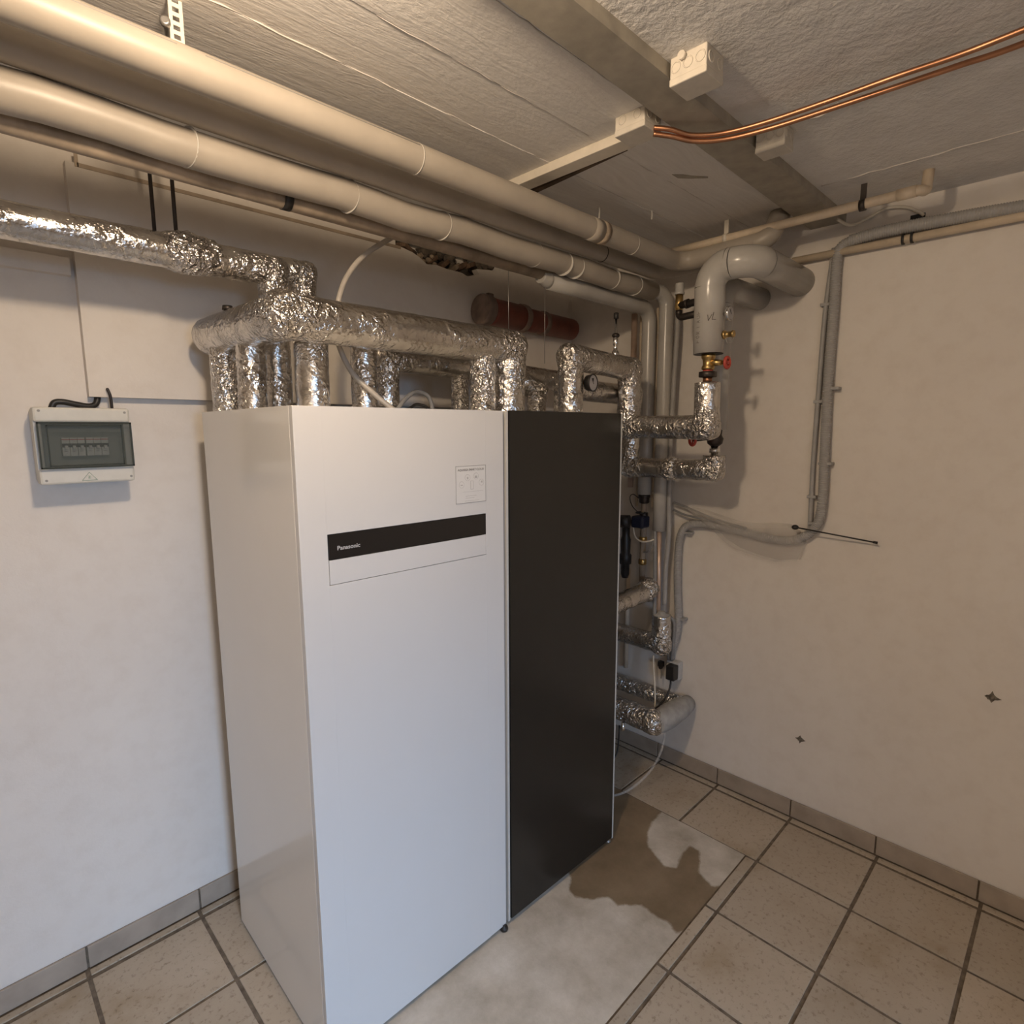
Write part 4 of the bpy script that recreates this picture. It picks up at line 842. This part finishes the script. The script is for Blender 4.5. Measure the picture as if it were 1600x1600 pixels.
obj('fold', MB().add([(-0.068, -0.96, 1.335), (-0.072, -1.20, 1.325), (-0.070, -1.175, 1.283), (-0.066, -1.08, 1.295)], [[0, 1, 2, 3]]), 'film', bo)
obj('fold', MB().add([(-0.070, -0.82, 1.37), (-0.072, -1.06, 1.302), (-0.070, -1.04, 1.294), (-0.066, -0.84, 1.352)], [[0, 1, 2, 3]]), 'film', bo)
rd = thing('antenna_rod', 'thin black rod with a ball end sticking out of the plastic bag', 'rod', (-0.06, -1.4, 1.3))
obj('rod', MB().cyl((-0.075, -1.322, 1.333), (-0.03, -1.600, 1.301), .0030, 8), 'black', rd); obj('ball', MB().ball((-0.075, -1.315, 1.3335), .0125, 12, 8, (1, 1.15, .85)), 'black', rd); obj('tip', MB().cyl((-0.031, -1.592, 1.302), (-0.029, -1.607, 1.3002), .0052, 8), 'black', rd)
for i, (y, z) in enumerate(((1.345, 1.37), (1.335, 1.335))):
    tag(obj('thin_cable', MB().sweep(spline([(-0.05, -0.735, 1.385 - .035 * i), (-0.05, -0.80, 1.37 - .04 * i), (-0.05, -0.87, 1.348 - .025 * i), (-0.045, -0.95, 1.325 - .012 * i), (-0.05, -1.10, 1.300)]), .0055, 8), 'grey_hose'), ['upper grey cable leading from the corner into the plastic bag', 'lower grey cable leading from the corner into the plastic bag'][i], 'cable')

# ------------------------------------------------------------------ ceiling fittings
tk = thing('cable_trunking', 'white cable trunking on the ceiling from the pipe bundle to a junction box', 'trunking', (-1.12, -.9, 2.54))
obj('channel', MB().box((-1.148, -1.165, 2.537), (-1.092, -0.55, ZC), .002), 'cream_plastic', tk)
tag(obj('trunking_shade', MB().add([(-1.070, -0.60, ZC), (-1.042, -0.60, ZC), (-1.042, -0.60, 2.538), (-1.070, -0.60, 2.538), (-1.0895, -1.13, ZC), (-1.081, -1.13, ZC), (-1.081, -1.13, 2.541), (-1.0895, -1.13, 2.541)],  # solid dark strip standing in for the shadow gap along the trunking
    [[0, 1, 2, 3], [4, 5, 6, 7], [0, 1, 5, 4], [1, 2, 6, 5], [2, 3, 7, 6], [3, 0, 4, 7]]), 'shade_brown'), 'dark tapering strip painted as the shadow gap beside the white cable trunking', 'shade_strip')
def jbox(label, x0, x1, y0, y1, z0, knock):
    t = thing('junction_box', label, 'junction box', ((x0 + x1) / 2, (y0 + y1) / 2, z0), 'junction boxes on the ceiling')
    obj('lid', MB().box((x0 - .001, y0 - .001, z0), (x1 + .001, y1 + .001, z0 + .016), .003), 'jb', t)
    obj('case', MB().box((x0, y0, z0 + .014), (x1, y1, ZC), .003), 'jb', t)
    for k in range(knock):
        y = y0 + (y1 - y0) * (k + .5) / knock; obj('knockout', MB().torus((x0 - .0005, y, z0 + .036), (1, 0, 0), .011, .0014, 16, 6), 'jb', t)
    for k in range(2):
        x = x0 + (x1 - x0) * (k + .5) / 2; obj('knockout', MB().torus((x, y0 - .0005, z0 + .036), (0, 1, 0), .011, .0014, 16, 6), 'jb', t)
    return t
ja = jbox('cream junction box on the side of the beam, nearest the camera', -1.332, -1.252, -1.500, -1.412, 2.506, 3)
obj('cable_gland', MB().lathe((-1.332, -1.445, 2.556), (-1, 0, 0), [(0, .006), (.004, .009), (.012, .009)], 10), 'jb', ja)
jbox('cream junction box on the side of the beam, behind the copper tubes', -0.868, -0.805, -1.492, -1.412, 2.508, 3)
jbox('cream junction box at the end of the white cable trunking', -1.215, -1.135, -1.272, -1.180, 2.516, 2)
obj('cable_stub', MB().cyl((-1.12, -1.262, 2.545), (-1.085, -1.292, 2.538), .004, 8), 'cream_plastic', bpy.data.objects['junction_box.002'])
cpts = [(-1.175, -1.275, 2.522), (-1.150, -1.310, 2.514), (-1.106, -1.345, 2.503), (-1.062, -1.411, 2.50), (-1.037, -1.515, 2.50), (-1.024, -1.657, 2.502), (-1.022, -1.785, 2.502), (-1.015, -1.895, 2.502), (-1.021, -1.995, 2.502), (-1.03, -2.3, 2.51), (-1.04, -3.4, 2.53)]
tag(obj('copper_tube', MB().sweep(spline(cpts), .0062, 10), 'copper'), 'bare copper tube crossing under the beam, the upper one of two', 'tube', 'copper tubes')
cpt2 = [(-1.172, -1.272, 2.509), (-1.140, -1.310, 2.500), (-1.096, -1.350, 2.490), (-1.052, -1.418, 2.487), (-1.022, -1.52, 2.489), (-0.998, -1.657, 2.495), (-0.985, -1.776, 2.498), (-0.976, -1.89, 2.50), (-0.972, -1.991, 2.50), (-0.98, -2.3, 2.51), (-1.0, -3.4, 2.53)]
tag(obj('copper_tube', MB().sweep(spline(cpt2), .0062, 10), 'copper'), 'bare copper tube crossing under the beam, the lower one of two', 'tube', 'copper tubes')

# ------------------------------------------------------------------ hoses and wires over the cabinets
tag(obj('pale_hose', MB().sweep(spline([(-1.40, -0.45, 2.42), (-1.428, -0.45, 2.388), (-1.547, -0.45, 2.302), (-1.612, -0.45, 2.227), (-1.645, -0.45, 2.155), (-1.660, -0.45, 2.08), (-1.665, -0.47, 2.008), (-1.645, -0.51, 1.921), (-1.60, -0.55, 1.86), (-1.54, -0.575, 1.806)]), .0085, 10), 'white_hose'), 'pale hose arching from the pipe bundle down behind the wide foil pipe', 'hose')
tag(obj('grey_hose', MB().sweep(spline([(-1.49, -0.52, 1.808), (-1.45, -0.51, 1.845), (-1.398, -0.50, 1.873), (-1.35, -0.50, 1.862), (-1.332, -0.50, 1.83), (-1.330, -0.50, 1.802)]), .0075, 10), 'grey_hose'), 'grey hose loop on top of the white cabinet', 'hose')
tag(obj('black_cable', MB().sweep(spline([(-1.52, -0.54, 1.806), (-1.46, -0.54, 1.812), (-1.42, -0.53, 1.828), (-1.38, -0.53, 1.822), (-1.36, -0.53, 1.803)]), .005, 8), 'black'), 'black cable on top of the white cabinet under the grey hose loop', 'cable')
for i, (x, z0, z1_) in enumerate(((-1.047, 2.085, 2.33), (-0.848, 2.00, 2.33))):
    tag(obj('hanger_wire', MB().cyl((x, -0.60, z0), (x, -0.60, z1_), .0011, 6), 'steel'), ['thin hanging wire left of the middle of the drain pipe', 'thin hanging wire crossing the middle of the drain pipe'][i], 'wire', 'hanger wires')
